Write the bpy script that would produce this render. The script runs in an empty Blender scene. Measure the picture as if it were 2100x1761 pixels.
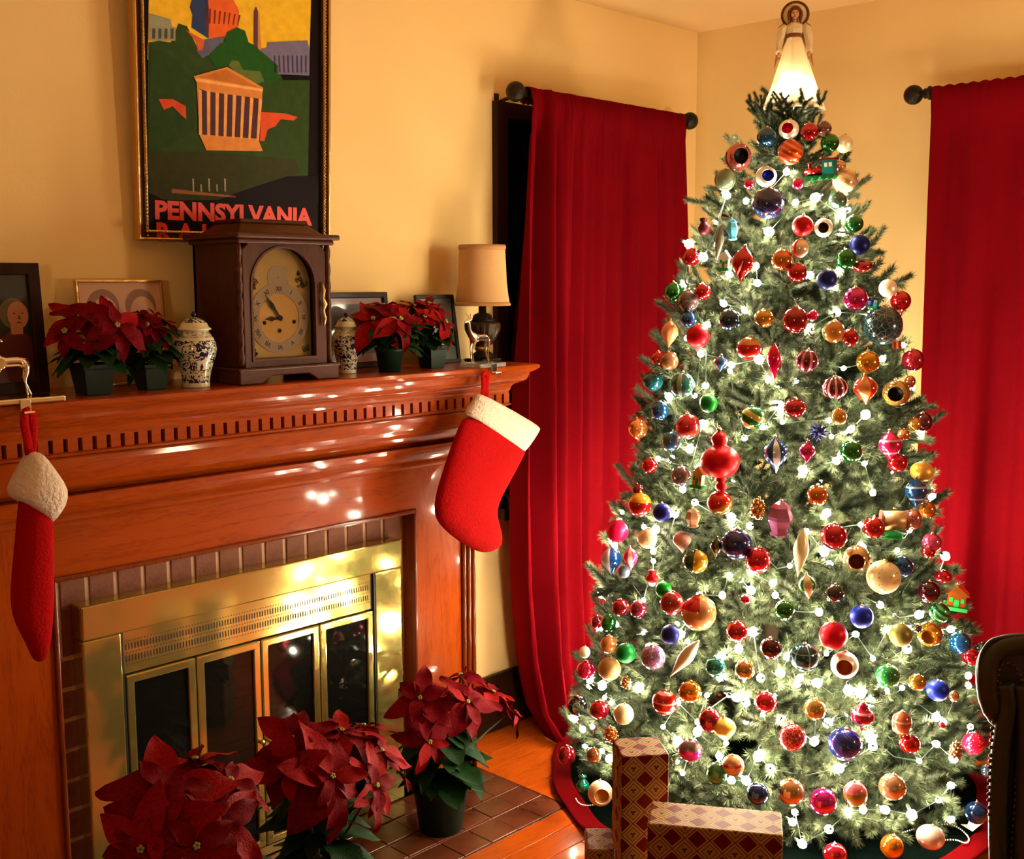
import bpy, math, random
from mathutils import Vector, Matrix, Euler, noise
PI = math.pi
random.seed(11)
C = bpy.context.scene.collection
D = bpy.data
# ------------------------------------------------------------------ camera
F = 2330.0
EYE = Vector((0, 0, 1.5))
def _basis():
    a = Vector((3323 - 1050, 570 - 880.5, F)); xv = 1090 - 1050
    yv = -(xv * a.x + F * F) / a.y
    d = Vector((xv, yv, F)); a.normalize(); d.normalize()
    up = -d
    return a, up.cross(a), up          # world X, Y, Z seen in camera axes (right, down, forward)
AX, AY, AZ = _basis()
cam_d = D.cameras.new('camera'); cam = D.objects.new('camera', cam_d); C.objects.link(cam)
cam_d.sensor_fit = 'HORIZONTAL'; cam_d.sensor_width = 36; cam_d.lens = F / 2100 * 36
cam_d.clip_start = 0.02; cam_d.clip_end = 60
cam.matrix_world = Matrix(((AX.x, -AX.y, -AX.z, EYE.x), (AY.x, -AY.y, -AY.z, EYE.y), (AZ.x, -AZ.y, -AZ.z, EYE.z), (0, 0, 0, 1)))
bpy.context.scene.camera = cam
def ray(px, py):
    c = Vector(((px - 1050) / F, (py - 880.5) / F, 1))
    return Vector((AX.dot(c), AY.dot(c), AZ.dot(c)))
def P(px, py, X=None, Y=None, Z=None):
    """the point of a real plane (X, Y or Z constant) that was measured at this place of the photograph"""
    r = ray(px, py)
    t = X / r.x if X is not None else Y / r.y if Y is not None else (Z - 1.5) / r.z
    return EYE + r * t
# ------------------------------------------------------------------ world, lights, exposure
w = D.worlds.new('world'); bpy.context.scene.world = w; w.use_nodes = True
w.node_tree.nodes['Background'].inputs[0].default_value = (0.010, 0.014, 0.03, 1)
w.node_tree.nodes['Background'].inputs[1].default_value = 0.3
def lamp_light(name, loc, power, col, rad):
    l = D.lights.new(name, 'POINT'); l.energy = power; l.color = col; l.shadow_soft_size = rad
    o = D.objects.new(name, l); o.location = loc; C.objects.link(o); return o
WARM = (1.0, 0.75, 0.46)
def aimed_spot(name, loc, aim, power, col, rad, cone):
    l = D.lights.new(name, 'SPOT'); l.energy = power; l.color = col; l.shadow_soft_size = rad; l.spot_size = cone; l.spot_blend = 1.0
    o = D.objects.new(name, l); o.location = loc; C.objects.link(o)
    o.rotation_euler = (Vector(aim) - Vector(loc)).to_track_quat('-Z', 'Y').to_euler(); return o
aimed_spot('reading_lamp_light', (2.95, -0.55, 1.30), (2.85, 2.6, 2.0), 94, WARM, 0.10, math.radians(92))   # shaded lamp beside the leather chair
aimed_spot('reading_lamp_down', (2.95, -0.55, 1.30), (2.6, -0.3, 0), 70, WARM, 0.10, math.radians(125))      # the same lamp's light downwards
aimed_spot('left_wall_fill', (-0.9, 0.1, 1.6), (1.1, 2.6, 2.15), 38, WARM, 0.16, math.radians(95))            # unseen fill light added to brighten the upper left wall
BULB = 480.0
vs = bpy.context.scene.view_settings
bpy.context.scene.display_settings.display_device = 'sRGB'
vs.view_transform = 'Standard'; vs.look = 'None'; vs.exposure = 0.0; vs.gamma = 1.0; vs.use_curve_mapping = False
# ------------------------------------------------------------------ helpers
def srgb(h):
    h = h.lstrip('#'); v = [int(h[i:i + 2], 16) / 255 for i in (0, 2, 4)]
    return tuple(x / 12.92 if x <= .04045 else ((x + .055) / 1.055) ** 2.4 for x in v) + (1,)
class MB:
    """collects shapes, then becomes ONE mesh"""
    def __init__(s): s.v = []; s.f = []; s.m = []; s.s = []
    def add(s, vs_, fs, mi=0, smooth=False):
        b = len(s.v); s.v += [tuple(p) for p in vs_]
        for f in fs: s.f.append([b + i for i in f]); s.m.append(mi); s.s.append(smooth)
        return s
    def box(s, a, b, mi=0):
        x0, y0, z0 = a; x1, y1, z1 = b
        return s.add([(x0, y0, z0), (x1, y0, z0), (x1, y1, z0), (x0, y1, z0), (x0, y0, z1), (x1, y0, z1), (x1, y1, z1), (x0, y1, z1)],
                     [(0, 3, 2, 1), (4, 5, 6, 7), (0, 1, 5, 4), (1, 2, 6, 5), (2, 3, 7, 6), (3, 0, 4, 7)], mi)
    def prism(s, poly, a, b, axis='x', mi=0, smooth=False):
        """poly: 2D points; extruded from a to b along axis ('x': (y,z), 'y': (x,z), 'z': (x,y))"""
        n = len(poly)
        def pt(p, t): return {'x': (t, p[0], p[1]), 'y': (p[0], t, p[1]), 'z': (p[0], p[1], t)}[axis]
        s.add([pt(p, a) for p in poly] + [pt(p, b) for p in poly], [(i, (i + 1) % n, n + (i + 1) % n, n + i) for i in range(n)], mi, smooth)
        b0 = len(s.v) - 2 * n
        for off, rev in ((0, True), (n, False)):
            idx = [b0 + off + i for i in range(n)]
            s.f.append(idx[::-1] if rev else idx); s.m.append(mi); s.s.append(False)
        return s
    def lathe(s, prof, seg=24, o=(0, 0, 0), mi=0, smooth=True, wob=None, close=True):
        ox, oy, oz = o; n = len(prof); vs_ = []
        for r, z in prof:
            for k in range(seg):
                a = 2 * PI * k / seg; rr = r * (wob(a, z) if wob else 1)
                vs_.append((ox + rr * math.cos(a), oy + rr * math.sin(a), oz + z))
        fs = [(i * seg + k, i * seg + (k + 1) % seg, (i + 1) * seg + (k + 1) % seg, (i + 1) * seg + k) for i in range(n - 1) for k in range(seg)]
        s.add(vs_, fs, mi, smooth)
        if close:
            b0 = len(s.v) - n * seg
            if prof[0][0] > 1e-5: s.f.append([b0 + k for k in range(seg)][::-1]); s.m.append(mi); s.s.append(False)
            if prof[-1][0] > 1e-5: s.f.append([b0 + (n - 1) * seg + k for k in range(seg)]); s.m.append(mi); s.s.append(False)
        return s
    def tube(s, pts, rad, seg=8, mi=0, smooth=True, flat=1.0, side=None):
        pts = [Vector(p) for p in pts]; n = len(pts)
        rad = rad if isinstance(rad, (list, tuple)) else [rad] * n
        vs_ = []; ref = Vector(side) if side else None
        for i, p in enumerate(pts):
            t = (pts[min(i + 1, n - 1)] - pts[max(i - 1, 0)]).normalized()
            if ref is None: ref = Vector((0, 0, 1)) if abs(t.z) < .9 else Vector((1, 0, 0))
            u = t.cross(ref)
            u = u.normalized() if u.length > 1e-6 else t.orthogonal().normalized()
            v_ = t.cross(u).normalized()
            if side is None: ref = v_ * -1 if v_.dot(ref) < 0 else v_
            for k in range(seg):
                a = 2 * PI * k / seg
                vs_.append(p + u * math.cos(a) * rad[i] + v_ * math.sin(a) * rad[i] * flat)
        fs = [(i * seg + k, i * seg + (k + 1) % seg, (i + 1) * seg + (k + 1) % seg, (i + 1) * seg + k) for i in range(n - 1) for k in range(seg)]
        s.add(vs_, fs, mi, smooth); b0 = len(s.v) - n * seg
        s.f.append([b0 + k for k in range(seg)][::-1]); s.m.append(mi); s.s.append(False)
        s.f.append([b0 + (n - 1) * seg + k for k in range(seg)]); s.m.append(mi); s.s.append(False)
        return s
    def ball(s, c, r, seg=12, rings=8, mi=0, sc=(1, 1, 1)):
        c = Vector(c); vs_ = [c + Vector((0, 0, -r * sc[2]))]
        for i in range(1, rings):
            t = -PI / 2 + PI * i / rings
            for k in range(seg):
                a = 2 * PI * k / seg
                vs_.append(c + Vector((r * sc[0] * math.cos(t) * math.cos(a), r * sc[1] * math.cos(t) * math.sin(a), r * sc[2] * math.sin(t))))
        vs_.append(c + Vector((0, 0, r * sc[2]))); fs = []
        for k in range(seg):
            fs.append((0, 1 + (k + 1) % seg, 1 + k))
            for i in range(rings - 2):
                a, b = 1 + i * seg, 1 + (i + 1) * seg
                fs.append((a + k, a + (k + 1) % seg, b + (k + 1) % seg, b + k))
            b = 1 + (rings - 2) * seg
            fs.append((b + k, b + (k + 1) % seg, len(vs_) - 1))
        return s.add(vs_, fs, mi, True)
    def plate(s, outer, inner, y0, y1, mi=0):
        """ring between two loops of equal length lying in XZ, from y0 (front) to y1"""
        n = len(outer)
        vs_ = [(x, y0, z) for x, z in outer] + [(x, y0, z) for x, z in inner] + [(x, y1, z) for x, z in outer] + [(x, y1, z) for x, z in inner]
        fs = []
        for i in range(n):
            j = (i + 1) % n
            fs += [(i, j, n + j, n + i), (2 * n + i, 3 * n + i, 3 * n + j, 2 * n + j), (i, 2 * n + i, 2 * n + j, j), (n + i, n + j, 3 * n + j, 3 * n + i)]
        return s.add(vs_, fs, mi)
    def mesh(s, name, mats):
        me = D.meshes.new(name); me.from_pydata(s.v, [], s.f)
        for m in (mats if isinstance(mats, (list, tuple)) else [mats]): me.materials.append(m)
        me.polygons.foreach_set('material_index', s.m); me.polygons.foreach_set('use_smooth', s.s); me.update(); return me
    def build(s, name, mats, parent=None, **kw): return link(name, s.mesh(name, mats), parent, **kw)
def link(name, data, parent=None, loc=None, rot=None, bevel=0, solid=0, sub=0, kind=None):
    o = D.objects.new(name, data); C.objects.link(o)
    if parent: o.parent = parent
    if loc: o.location = loc
    if rot: o.rotation_euler = rot
    if solid: m = o.modifiers.new('s', 'SOLIDIFY'); m.thickness = solid; m.offset = 0
    if bevel: m = o.modifiers.new('b', 'BEVEL'); m.width = bevel; m.segments = 2; m.limit_method = 'ANGLE'; m.angle_limit = .6
    if sub: m = o.modifiers.new('u', 'SUBSURF'); m.levels = m.render_levels = sub
    if kind: o['kind'] = kind
    return o
def tag(o, label, cat, group=None, kind=None):
    o['label'] = label
    if cat: o['category'] = cat
    if group: o['group'] = group
    if kind: o['kind'] = kind
    return o
def thing(name, loc, label, cat, group=None, rz=0, rot=None):
    o = D.objects.new(name, None); C.objects.link(o); o.location = loc; o.empty_display_size = .05
    o.rotation_euler = rot or (0, 0, rz)
    return tag(o, label, cat, group)
def structure(o): o['kind'] = 'structure'; return o
def skinned(name, pts, edges, rad, mat, parent=None, sub=1):
    me = D.meshes.new(name); me.from_pydata([tuple(p) for p in pts], edges, []); me.materials.append(mat)
    o = link(name, me, parent)
    o.modifiers.new('k', 'SKIN')
    if not me.skin_vertices: me.attributes  # layer made by the modifier
    sk = me.skin_vertices[0].data if me.skin_vertices else None
    if sk:
        for i, r in enumerate(rad): sk[i].radius = (r, r) if not isinstance(r, tuple) else r
        sk[0].use_root = True
    m = o.modifiers.new('u', 'SUBSURF'); m.levels = m.render_levels = sub
    return o
# ------------------------------------------------------------------ materials
def mat(name, col, rough=.5, metal=0, coat=0, coat_rough=.08, emit=0, bump=0, bscale=40, var=0, vscale=6, trans=0, sheen=0, spec=.5, alpha=1, ior=1.45, subs=0, stretch=None):
    m = D.materials.new(name); m.use_nodes = True; nt = m.node_tree; b = nt.nodes['Principled BSDF']
    c = srgb(col) if isinstance(col, str) else tuple(col) + ((1,) if len(col) == 3 else ())
    I = b.inputs; I['Base Color'].default_value = c; I['Roughness'].default_value = rough; I['Metallic'].default_value = metal
    I['Coat Weight'].default_value = coat; I['Coat Roughness'].default_value = coat_rough; I['Specular IOR Level'].default_value = spec
    I['Transmission Weight'].default_value = trans; I['Sheen Weight'].default_value = sheen; I['Alpha'].default_value = alpha; I['IOR'].default_value = ior
    if sheen: I['Sheen Tint'].default_value = c; I['Sheen Roughness'].default_value = .4
    if emit: I['Emission Color'].default_value = c; I['Emission Strength'].default_value = emit
    if bump or var:
        tc = nt.nodes.new('ShaderNodeTexCoord'); mp = nt.nodes.new('ShaderNodeMapping'); nt.links.new(tc.outputs['Object'], mp.inputs[0])
        if stretch: mp.inputs['Scale'].default_value = stretch
    if bump:
        n = nt.nodes.new('ShaderNodeTexNoise'); n.inputs['Scale'].default_value = bscale; n.inputs['Detail'].default_value = 4
        bp = nt.nodes.new('ShaderNodeBump'); bp.inputs['Strength'].default_value = bump; bp.inputs['Distance'].default_value = .01
        nt.links.new(mp.outputs[0], n.inputs['Vector']); nt.links.new(n.outputs[0], bp.inputs['Height']); nt.links.new(bp.outputs[0], I['Normal'])
    if var:
        n = nt.nodes.new('ShaderNodeTexNoise'); n.inputs['Scale'].default_value = vscale; n.inputs['Detail'].default_value = 5
        r = nt.nodes.new('ShaderNodeValToRGB'); r.color_ramp.elements[0].position = .3; r.color_ramp.elements[1].position = .7
        r.color_ramp.elements[0].color = tuple(x * (1 - var) for x in c[:3]) + (1,); r.color_ramp.elements[1].color = tuple(min(1, x * (1 + var)) for x in c[:3]) + (1,)
        nt.links.new(mp.outputs[0], n.inputs['Vector']); nt.links.new(n.outputs[0], r.inputs[0]); nt.links.new(r.outputs[0], I['Base Color'])
    return m
def node(nt, t, **kw):
    n = nt.nodes.new(t)
    for k, v in kw.items(): setattr(n, k, v)
    return n
def wood(name, dark, light, axis='x', rough=.3, coat=.6, sc=1.0, coat_rough=.12):
    m = mat(name, light, rough=rough, coat=coat, coat_rough=coat_rough, spec=.08); nt = m.node_tree; b = nt.nodes['Principled BSDF']
    tc = node(nt, 'ShaderNodeTexCoord'); mp = node(nt, 'ShaderNodeMapping'); nt.links.new(tc.outputs['Object'], mp.inputs[0])
    s = {'x': (1.2, 9, 9), 'z': (9, 9, 1.2), 'y': (9, 1.2, 9)}[axis]; mp.inputs['Scale'].default_value = tuple(v * sc for v in s)
    n = node(nt, 'ShaderNodeTexNoise'); n.inputs['Scale'].default_value = 2.2; n.inputs['Detail'].default_value = 3; n.inputs['Distortion'].default_value = .7
    mu = node(nt, 'ShaderNodeMath', operation='MULTIPLY'); mu.inputs[1].default_value = 9
    fr = node(nt, 'ShaderNodeMath', operation='PINGPONG'); fr.inputs[1].default_value = 1
    n2 = node(nt, 'ShaderNodeTexNoise'); n2.inputs['Scale'].default_value = 30; n2.inputs['Detail'].default_value = 4
    ad = node(nt, 'ShaderNodeMath', operation='MULTIPLY_ADD'); ad.inputs[1].default_value = .35
    r = node(nt, 'ShaderNodeValToRGB'); r.color_ramp.elements[0].color = srgb(dark); r.color_ramp.elements[1].color = srgb(light)
    r.color_ramp.elements[0].position = .05; r.color_ramp.elements[1].position = .75
    L = nt.links.new
    L(mp.outputs[0], n.inputs['Vector']); L(mp.outputs[0], n2.inputs['Vector']); L(n.outputs[0], mu.inputs[0]); L(mu.outputs[0], fr.inputs[0])
    L(fr.outputs[0], ad.inputs[0]); L(n2.outputs[0], ad.inputs[2]); L(ad.outputs[0], r.inputs[0]); L(r.outputs[0], b.inputs['Base Color'])
    bp = node(nt, 'ShaderNodeBump'); bp.inputs['Strength'].default_value = .12; bp.inputs['Distance'].default_value = .002
    L(n2.outputs[0], bp.inputs['Height']); L(bp.outputs[0], b.inputs['Normal'])
    return m
M = {}
M['wall'] = mat('cream_wall_paint', '#e8c888', rough=.85, bump=.06, bscale=90, spec=.2)
M['ceiling'] = mat('ceiling_paint', '#e5c088', rough=.9, bump=.05, bscale=60, spec=.2)
M['oak'] = wood('orange_oak', '#6e2004', '#963c07', 'x', coat=.5, coat_rough=.07)
M['oakv'] = wood('orange_oak_upright', '#6e2004', '#963c07', 'z', coat=.5, coat_rough=.07)
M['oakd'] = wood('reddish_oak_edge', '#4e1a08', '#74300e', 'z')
M['walnut'] = wood('walnut', '#2a130a', '#46210f', 'z', rough=.4, coat=.25, coat_rough=.25)
M['walnutx'] = wood('walnut_level', '#2a130a', '#4c2411', 'x', rough=.4, coat=.25, coat_rough=.25)
M['darkwood'] = wood('dark_stained_wood', '#170c08', '#2a150c', 'z', rough=.4, coat=.2)
M['floor'] = wood('oak_floor', '#7c2a06', '#aa4a0c', 'x', rough=.3, coat=.5, sc=.9)
M['brick'] = mat('brown_brick', '#7a4a34', rough=.8, bump=.25, bscale=120, var=.18, vscale=30)
M['mortar'] = mat('pale_mortar', '#c9a488', rough=.95, bump=.2, bscale=200)
M['tile'] = mat('brown_quarry_tile', '#5a2c1a', rough=.22, bump=.05, bscale=60, var=.25, vscale=9)
M['grout'] = mat('pinkish_grout', '#c09080', rough=.9)
M['brass'] = mat('polished_brass', (.62, .49, .15), rough=.11, metal=.82, bump=.02, bscale=7)
M['brassm'] = mat('dull_brass', (.62, .45, .18), rough=.32, metal=1)
M['silver'] = mat('silver_plate', (.82, .76, .66), rough=.12, metal=1)
M['black'] = mat('black_paint', '#0a0908', rough=.6)
M['glassdark'] = mat('smoked_glass', (.006, .006, .005), rough=.04, spec=.28)
M['nightglass'] = mat('night_window_glass', (.006, .006, .010), rough=.05, spec=.4)
M['iron'] = mat('dark_bronze', '#231a10', rough=.45, metal=.6, bump=.5, bscale=60)
M['velvet'] = mat('red_velvet', (.15, .0004, .003), rough=.9, sheen=.03, bump=.15, bscale=250, spec=.05)
M['plush'] = mat('red_plush', (.34, .003, .003), rough=.95, sheen=.03, bump=.5, bscale=180, spec=.05)
M['fur'] = mat('white_plush', '#d8c4b0', rough=1, sheen=.4, bump=.8, bscale=120, spec=.05)
M['porcelain'] = mat('porcelain', '#cfc9a8', rough=.15, coat=.5)
M['greenpot'] = mat('green_plastic', '#11261a', rough=.45, spec=.3)
M['leaf'] = mat('dark_green_leaf', '#12300f', rough=.55, var=.3, vscale=14, bump=.2, bscale=30, spec=.15)
M['bract'] = mat('red_bract', (.125, .0008, .004), rough=.6, var=.3, vscale=18, bump=.3, bscale=30, spec=.06)
M['stem'] = mat('plant_stem', '#3b3a1a', rough=.7)
M['needle'] = mat('green_needle', '#2a3820', rough=.7, spec=.2)
M['frost'] = mat('frosted_needle', '#565c46', rough=.8, spec=.2)
M['branchwood'] = mat('branch_wire_brown', '#4a3a28', rough=.8)
M['bulb'] = mat('lit_mini_bulb', (1.0, .86, .60), rough=.3, emit=BULB)
M['wire'] = mat('green_light_wire', '#12281a', rough=.5)
M['leather'] = mat('black_leather', '#343a2e', rough=.34, bump=.35, bscale=14, coat=.12, coat_rough=.3, spec=.5)
M['nail'] = mat('bronze_nailhead', '#5a4a30', rough=.35, metal=1)
M['gold'] = mat('gold_frame', (.60, .38, .13), rough=.3, metal=.9, bump=.3, bscale=30)
M['goldcap'] = mat('gold_cap', (.70, .52, .24), rough=.25, metal=1)
M['shade'] = mat('tan_lampshade', '#c79a66', rough=.9, bump=.3, bscale=300)
M['bead'] = mat('pearl_bead', '#e8e4dc', rough=.2)
M['skirtgreen'] = mat('black_green_velvet', (.0010, .0030, .0022), rough=1, spec=.02, sheen=0, bump=.5, bscale=40)
M['skirtred'] = mat('red_skirt_border', (.09, .0006, .0015), rough=.95, spec=.03)
M['skin'] = mat('painted_porcelain_face', '#d9a274', rough=.5)
M['lace'] = mat('ivory_lace', '#ead9b4', rough=.9, bump=.6, bscale=90)
M['hair'] = mat('brown_hair', '#6b3a14', rough=.8)
def flat(name, col, rough=.45): return mat(name, col, rough=rough, coat=.3)
# ------------------------------------------------------------------ room shell
XR, YB, ZC = 3.706, 2.60, 2.43
XL, YF = -2.4, -2.6
WIN0, WIN1, WZ0, WZ1 = 2.60, 3.50, .72, 2.06          # window behind the left curtain
mb = MB()
mb.box((XL - .1, YB, 0), (WIN0, YB + .15, ZC)).box((WIN1, YB, 0), (XR + .15, YB + .15, ZC)).box((WIN0, YB, 0), (WIN1, YB + .15, WZ0)).box((WIN0, YB, WZ1), (WIN1, YB + .15, ZC))
structure(mb.build('wall_back', M['wall']))
RW0, RW1 = .55, 1.50                                    # window behind the right curtain
mb = MB()
mb.box((XR, RW1, 0), (XR + .15, YB, ZC)).box((XR, YF, 0), (XR + .15, RW0, ZC)).box((XR, RW0, 0), (XR + .15, RW1, WZ0)).box((XR, RW0, WZ1), (XR + .15, RW1, ZC))
structure(mb.build('wall_right', M['wall']))
structure(MB().box((XL - .15, YF, 0), (XL, YB, ZC)).build('wall_left', M['wall']))
structure(MB().box((XL - .15, YF - .15, 0), (XR + .15, YF, ZC)).build('wall_front', M['wall']))
structure(MB().box((XL - .15, YF - .15, ZC), (XR + .15, YB + .15, ZC + .1)).build('ceiling', M['ceiling']))
fl = structure(MB().box((XL - .15, YF - .15, -.12), (XR + .15, YB + .15, -.021)).build('floor', M['black']))
HX1, HX0, HY0, HY1 = 2.345, .60, 2.045, 2.47           # tiled hearth, flush with the floor
# floor planks: parallel to the mantel near the hearth, pieces proud of the subfloor
def planks():
    strips = []
    y = YF; i = 0
    wv = .083
    meshes = {}
    rnd = random.Random(3)
    n = 0
    while y < YB:
        y1 = min(y + wv, YB)
        x = XL + rnd.uniform(0, .5)
        segs = []
        xs = [XL]
        while xs[-1] < XR:
            xs.append(min(XR, xs[-1] + rnd.uniform(.7, 1.4)))
        for a, b in zip(xs, xs[1:]):
            strips.append((a, b, y, y1))
        y = y1
    far = MB()
    for a, b, y0, y1 in strips:
        parts_ = [(a, b)]
        if y1 > HY0 - .001:                             # keep clear of the hearth
            parts_ = []
            if y0 < HY0 - .003 and b > HX0 and a < HX1: parts_.append((max(a, HX0), min(b, HX1)))
            if a < HX0: parts_.append((a, min(b, HX0)))
            if b > HX1: parts_.append((max(a, HX1), b))
        for p, q in parts_:
            if q - p < .01: continue
            yy1 = y1
            if y0 < HY0 < y1 and p >= HX0 - .001 and q <= HX1 + .001: yy1 = HY0 - .001
            seen = q > .7 and y0 > .8 and n < 290
            g = .0012
            if seen:
                me = MB().box((-(q - p) / 2 + g, -(yy1 - y0) / 2 + g, -.02), ((q - p) / 2 - g, (yy1 - y0) / 2 - g, 0)).mesh('floor_plank', M['floor'])
                link('plank', me, fl, loc=((p + q) / 2, (y0 + yy1) / 2, rnd.uniform(-.0004, 0)), bevel=.0015); n += 1
            else: far.box((p + g, y0 + g, -.02), (q - g, yy1 - g, 0))
    far.build('planks', M['floor'], fl, kind='stuff')
planks()
def baseboard(name, a, b):
    structure(MB().box(a, b).build(name, M['darkwood'], bevel=.006))
baseboard('baseboard_back', (2.36, YB - .022, 0), (XR - .001, YB, .195))
baseboard('baseboard_right', (XR - .022, YF, 0), (XR, YB - .03, .195))
# window behind the left curtain: dark casing, sash, night glass
def window(name, x0, x1, z0, z1, tf):
    """tf maps local (along wall, towards room, z) to world"""
    w_ = D.objects.new(name, None); C.objects.link(w_); w_['kind'] = 'structure'
    def bx(nm, u0, u1, d0, d1, za, zb, m):
        a = tf(u0, d0, za); b = tf(u1, d1, zb)
        lo = tuple(min(p, q) for p, q in zip(a, b)); hi = tuple(max(p, q) for p, q in zip(a, b))
        return MB().box(lo, hi).build(nm, m, w_, bevel=.003)
    cw = .05
    for u0, u1, za, zb in ((x0, x0 + cw, z0, z1), (x1 - cw, x1, z0, z1), (x0 + cw, x1 - cw, z1 - cw, z1)): bx('casing', u0, u1, -.10, .022, za, zb, M['darkwood'])
    bx('window_sill', x0, x1, -.10, .05, z0, z0 + .04, M['darkwood'])
    mid = (z0 + z1) / 2
    bx('meeting_rail', x0 + cw, x1 - cw, -.075, -.045, mid - .02, mid + .02, M['darkwood'])
    bx('pane', x0 + cw, x1 - cw, -.064, -.058, z0 + .04, mid - .02, M['nightglass'])
    bx('pane', x0 + cw, x1 - cw, -.064, -.058, mid + .02, z1 - cw, M['nightglass'])
window('window_1', WIN0, WIN1, WZ0, WZ1, lambda u, d, z: (u, YB - d, z))
window('window_2', RW0, RW1, WZ0, WZ1, lambda u, d, z: (XR - d, u, z))
# ------------------------------------------------------------------ mantel
FY = 2.43                                               # face of the pilasters and header
OX0, OX1, OZ = P(102, 1187, Y=FY).x, P(852, 1043, Y=FY).x, P(500, 1110, Y=FY).z     # opening in the woodwork
PX1 = 2.347; PX0 = OX0 - (PX1 - OX1)                    # outer edges
mt = thing('fireplace_mantel', ((PX0 + PX1) / 2, FY, 0), 'large orange oak fireplace mantel with dentil moulding around the brick firebox', 'mantel')
mo = mt.location
def rel(o): o.location = -Vector(mo); return o
def mpart(mb, name, m, **kw): return rel(mb.build(name, m, mt, **kw))
for x0, x1 in ((PX0, OX0), (OX1, PX1)):
    mb = MB().box((x0, FY, 0), (x1, YB, OZ + .16)); mpart(mb, 'pilaster', M['oakv'])
    pl_ = MB(); s_ = 1 if x0 > 1.6 else 0
    for i in range(3):                                  # upright edge moulding on the outer side
        xa = (x1 - .05 + i * .02) if s_ else (x0 + .05 - i * .02)
        pl_.prism([(FY - .012 + .009 * math.cos(t) * 1.0, 0) for t in (0,)] and [(xa + .008 * math.cos(t), FY - .002 - .010 * math.sin(t)) for t in [PI * k / 6 for k in range(7)]], 0, OZ + .15, 'z', smooth=True)
    mpart(pl_, 'edge_moulding', M['oakd'] )
mpart(MB().box((OX0, FY, OZ), (OX1, YB - .06, OZ + .16)), 'header_board', M['oak'])
# inner bead round the opening
b_ = MB(); e = .012
b_.box((OX0, FY - .008, 0), (OX0 + e, FY + .05, OZ)).box((OX1 - e, FY - .008, 0), (OX1, FY + .05, OZ)).box((OX0, FY - .008, OZ - e), (OX1, FY + .05, OZ))
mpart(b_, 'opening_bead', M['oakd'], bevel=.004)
# heights measured on the photograph at x=842
def zy(y, p): return P(842, y, Y=FY - p).z
prof = [(.134, zy(765.6, .134)), (.140, zy(768, .140)), (.140, zy(775, .140)), (.130, zy(780, .13)), (.122, zy(783, .122))]
ZS = prof[0][1]                                         # top of the shelf
def sweep(name, pf, m, smooth=True, x_out=None, close_back=YB):
    """moulding running along the front and mitred back along both ends; pf: (projection, z) top to bottom"""
    mb = MB(); n = len(pf); vs_ = []
    for p, z in pf:
        vs_ += [(PX0 - p, close_back, z), (PX0 - p, FY - p, z), (PX1 + p, FY - p, z), (PX1 + p, close_back, z)]
    fs = [(i * 4 + k + 4, i * 4 + k + 5, i * 4 + k + 1, i * 4 + k) for i in range(n - 1) for k in range(3)]
    fs += [(0, 1, 2, 3), tuple((n - 1) * 4 + k for k in (3, 2, 1, 0)), ]
    fs += [tuple([i * 4 + 3 for i in range(n)] + [i * 4 for i in range(n)][::-1])]
    mb.add(vs_, fs, 0, False)
    o = mpart(mb, name, m); return o
def cove(p0, z0, p1, z1, n=6, bulge=1):
    out = []
    for i in range(n + 1):
        t = i / n; a = t * PI / 2
        if bulge > 0: out.append((p0 + (p1 - p0) * (1 - math.cos(a)), z0 + (z1 - z0) * math.sin(a)))
        else: out.append((p0 + (p1 - p0) * math.sin(a), z0 + (z1 - z0) * (1 - math.cos(a))))
    return out
sweep('shelf', prof, M['oak'])
zb = zy(783, .122)
sweep('crown_moulding', cove(.118, zb, .100, zy(803, .10), 5, 1) + [(.096, zy(804, .096))] + cove(.096, zy(805, .096), .078, zy(818, .078), 5, -1) + [(.074, zy(822, .074)), (.074, zy(827, .074))], M['oak'])
DZ1, DZ0 = zy(827, .074), zy(848, .074)
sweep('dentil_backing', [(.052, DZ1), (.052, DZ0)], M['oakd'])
sweep('band_moulding', [(.074, DZ0), (.080, DZ0 - .003), (.080, zy(852, .08)), (.070, zy(855, .07))], M['oak'])
sweep('frieze_moulding', cove(.066, zy(856, .066), .070, zy(880, .07), 3, -1) + cove(.070, zy(882, .07), .028, zy(908, .03), 6, 1) + [(.020, zy(914, .02))], M['oak'])
sweep('lower_moulding', [(.020, zy(915, .02))] + cove(.042, zy(919, .042), .022, zy(946, .022), 6, 1) + [(.014, zy(948, .014)), (.016, zy(953, .016)), (.016, zy(957, .016)), (.006, zy(961, .006))], M['oak'])
mpart(MB().box((PX0, FY, OZ + .15), (PX1, YB, zy(960, .006))), 'header_core', M['oak'])
mpart(MB().box((PX0, FY - .002, zy(962, 0) - .002), (PX1, YB, DZ1)), 'core_block', M['oak'])
# dentils: each a block of its own
pitch = .0325; nd = int((PX1 - PX0 + .13) / pitch); x_ = PX0 - .065
dm = MB().box((-.0112, -.012, DZ0 - DZ1), (.0112, .012, 0)).mesh('dentil', M['oak'])
for i in range(nd + 1):
    o = link('dentil', dm, mt, loc=Vector((x_ + pitch * i + .01, FY - .062, DZ1)) - Vector(mo))
for i in range(3):
    o = link('dentil', dm, mt, loc=Vector((PX1 + .062, FY + .01 + .0325 * i, DZ1)) - Vector(mo), rot=(0, 0, PI / 2))
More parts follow.
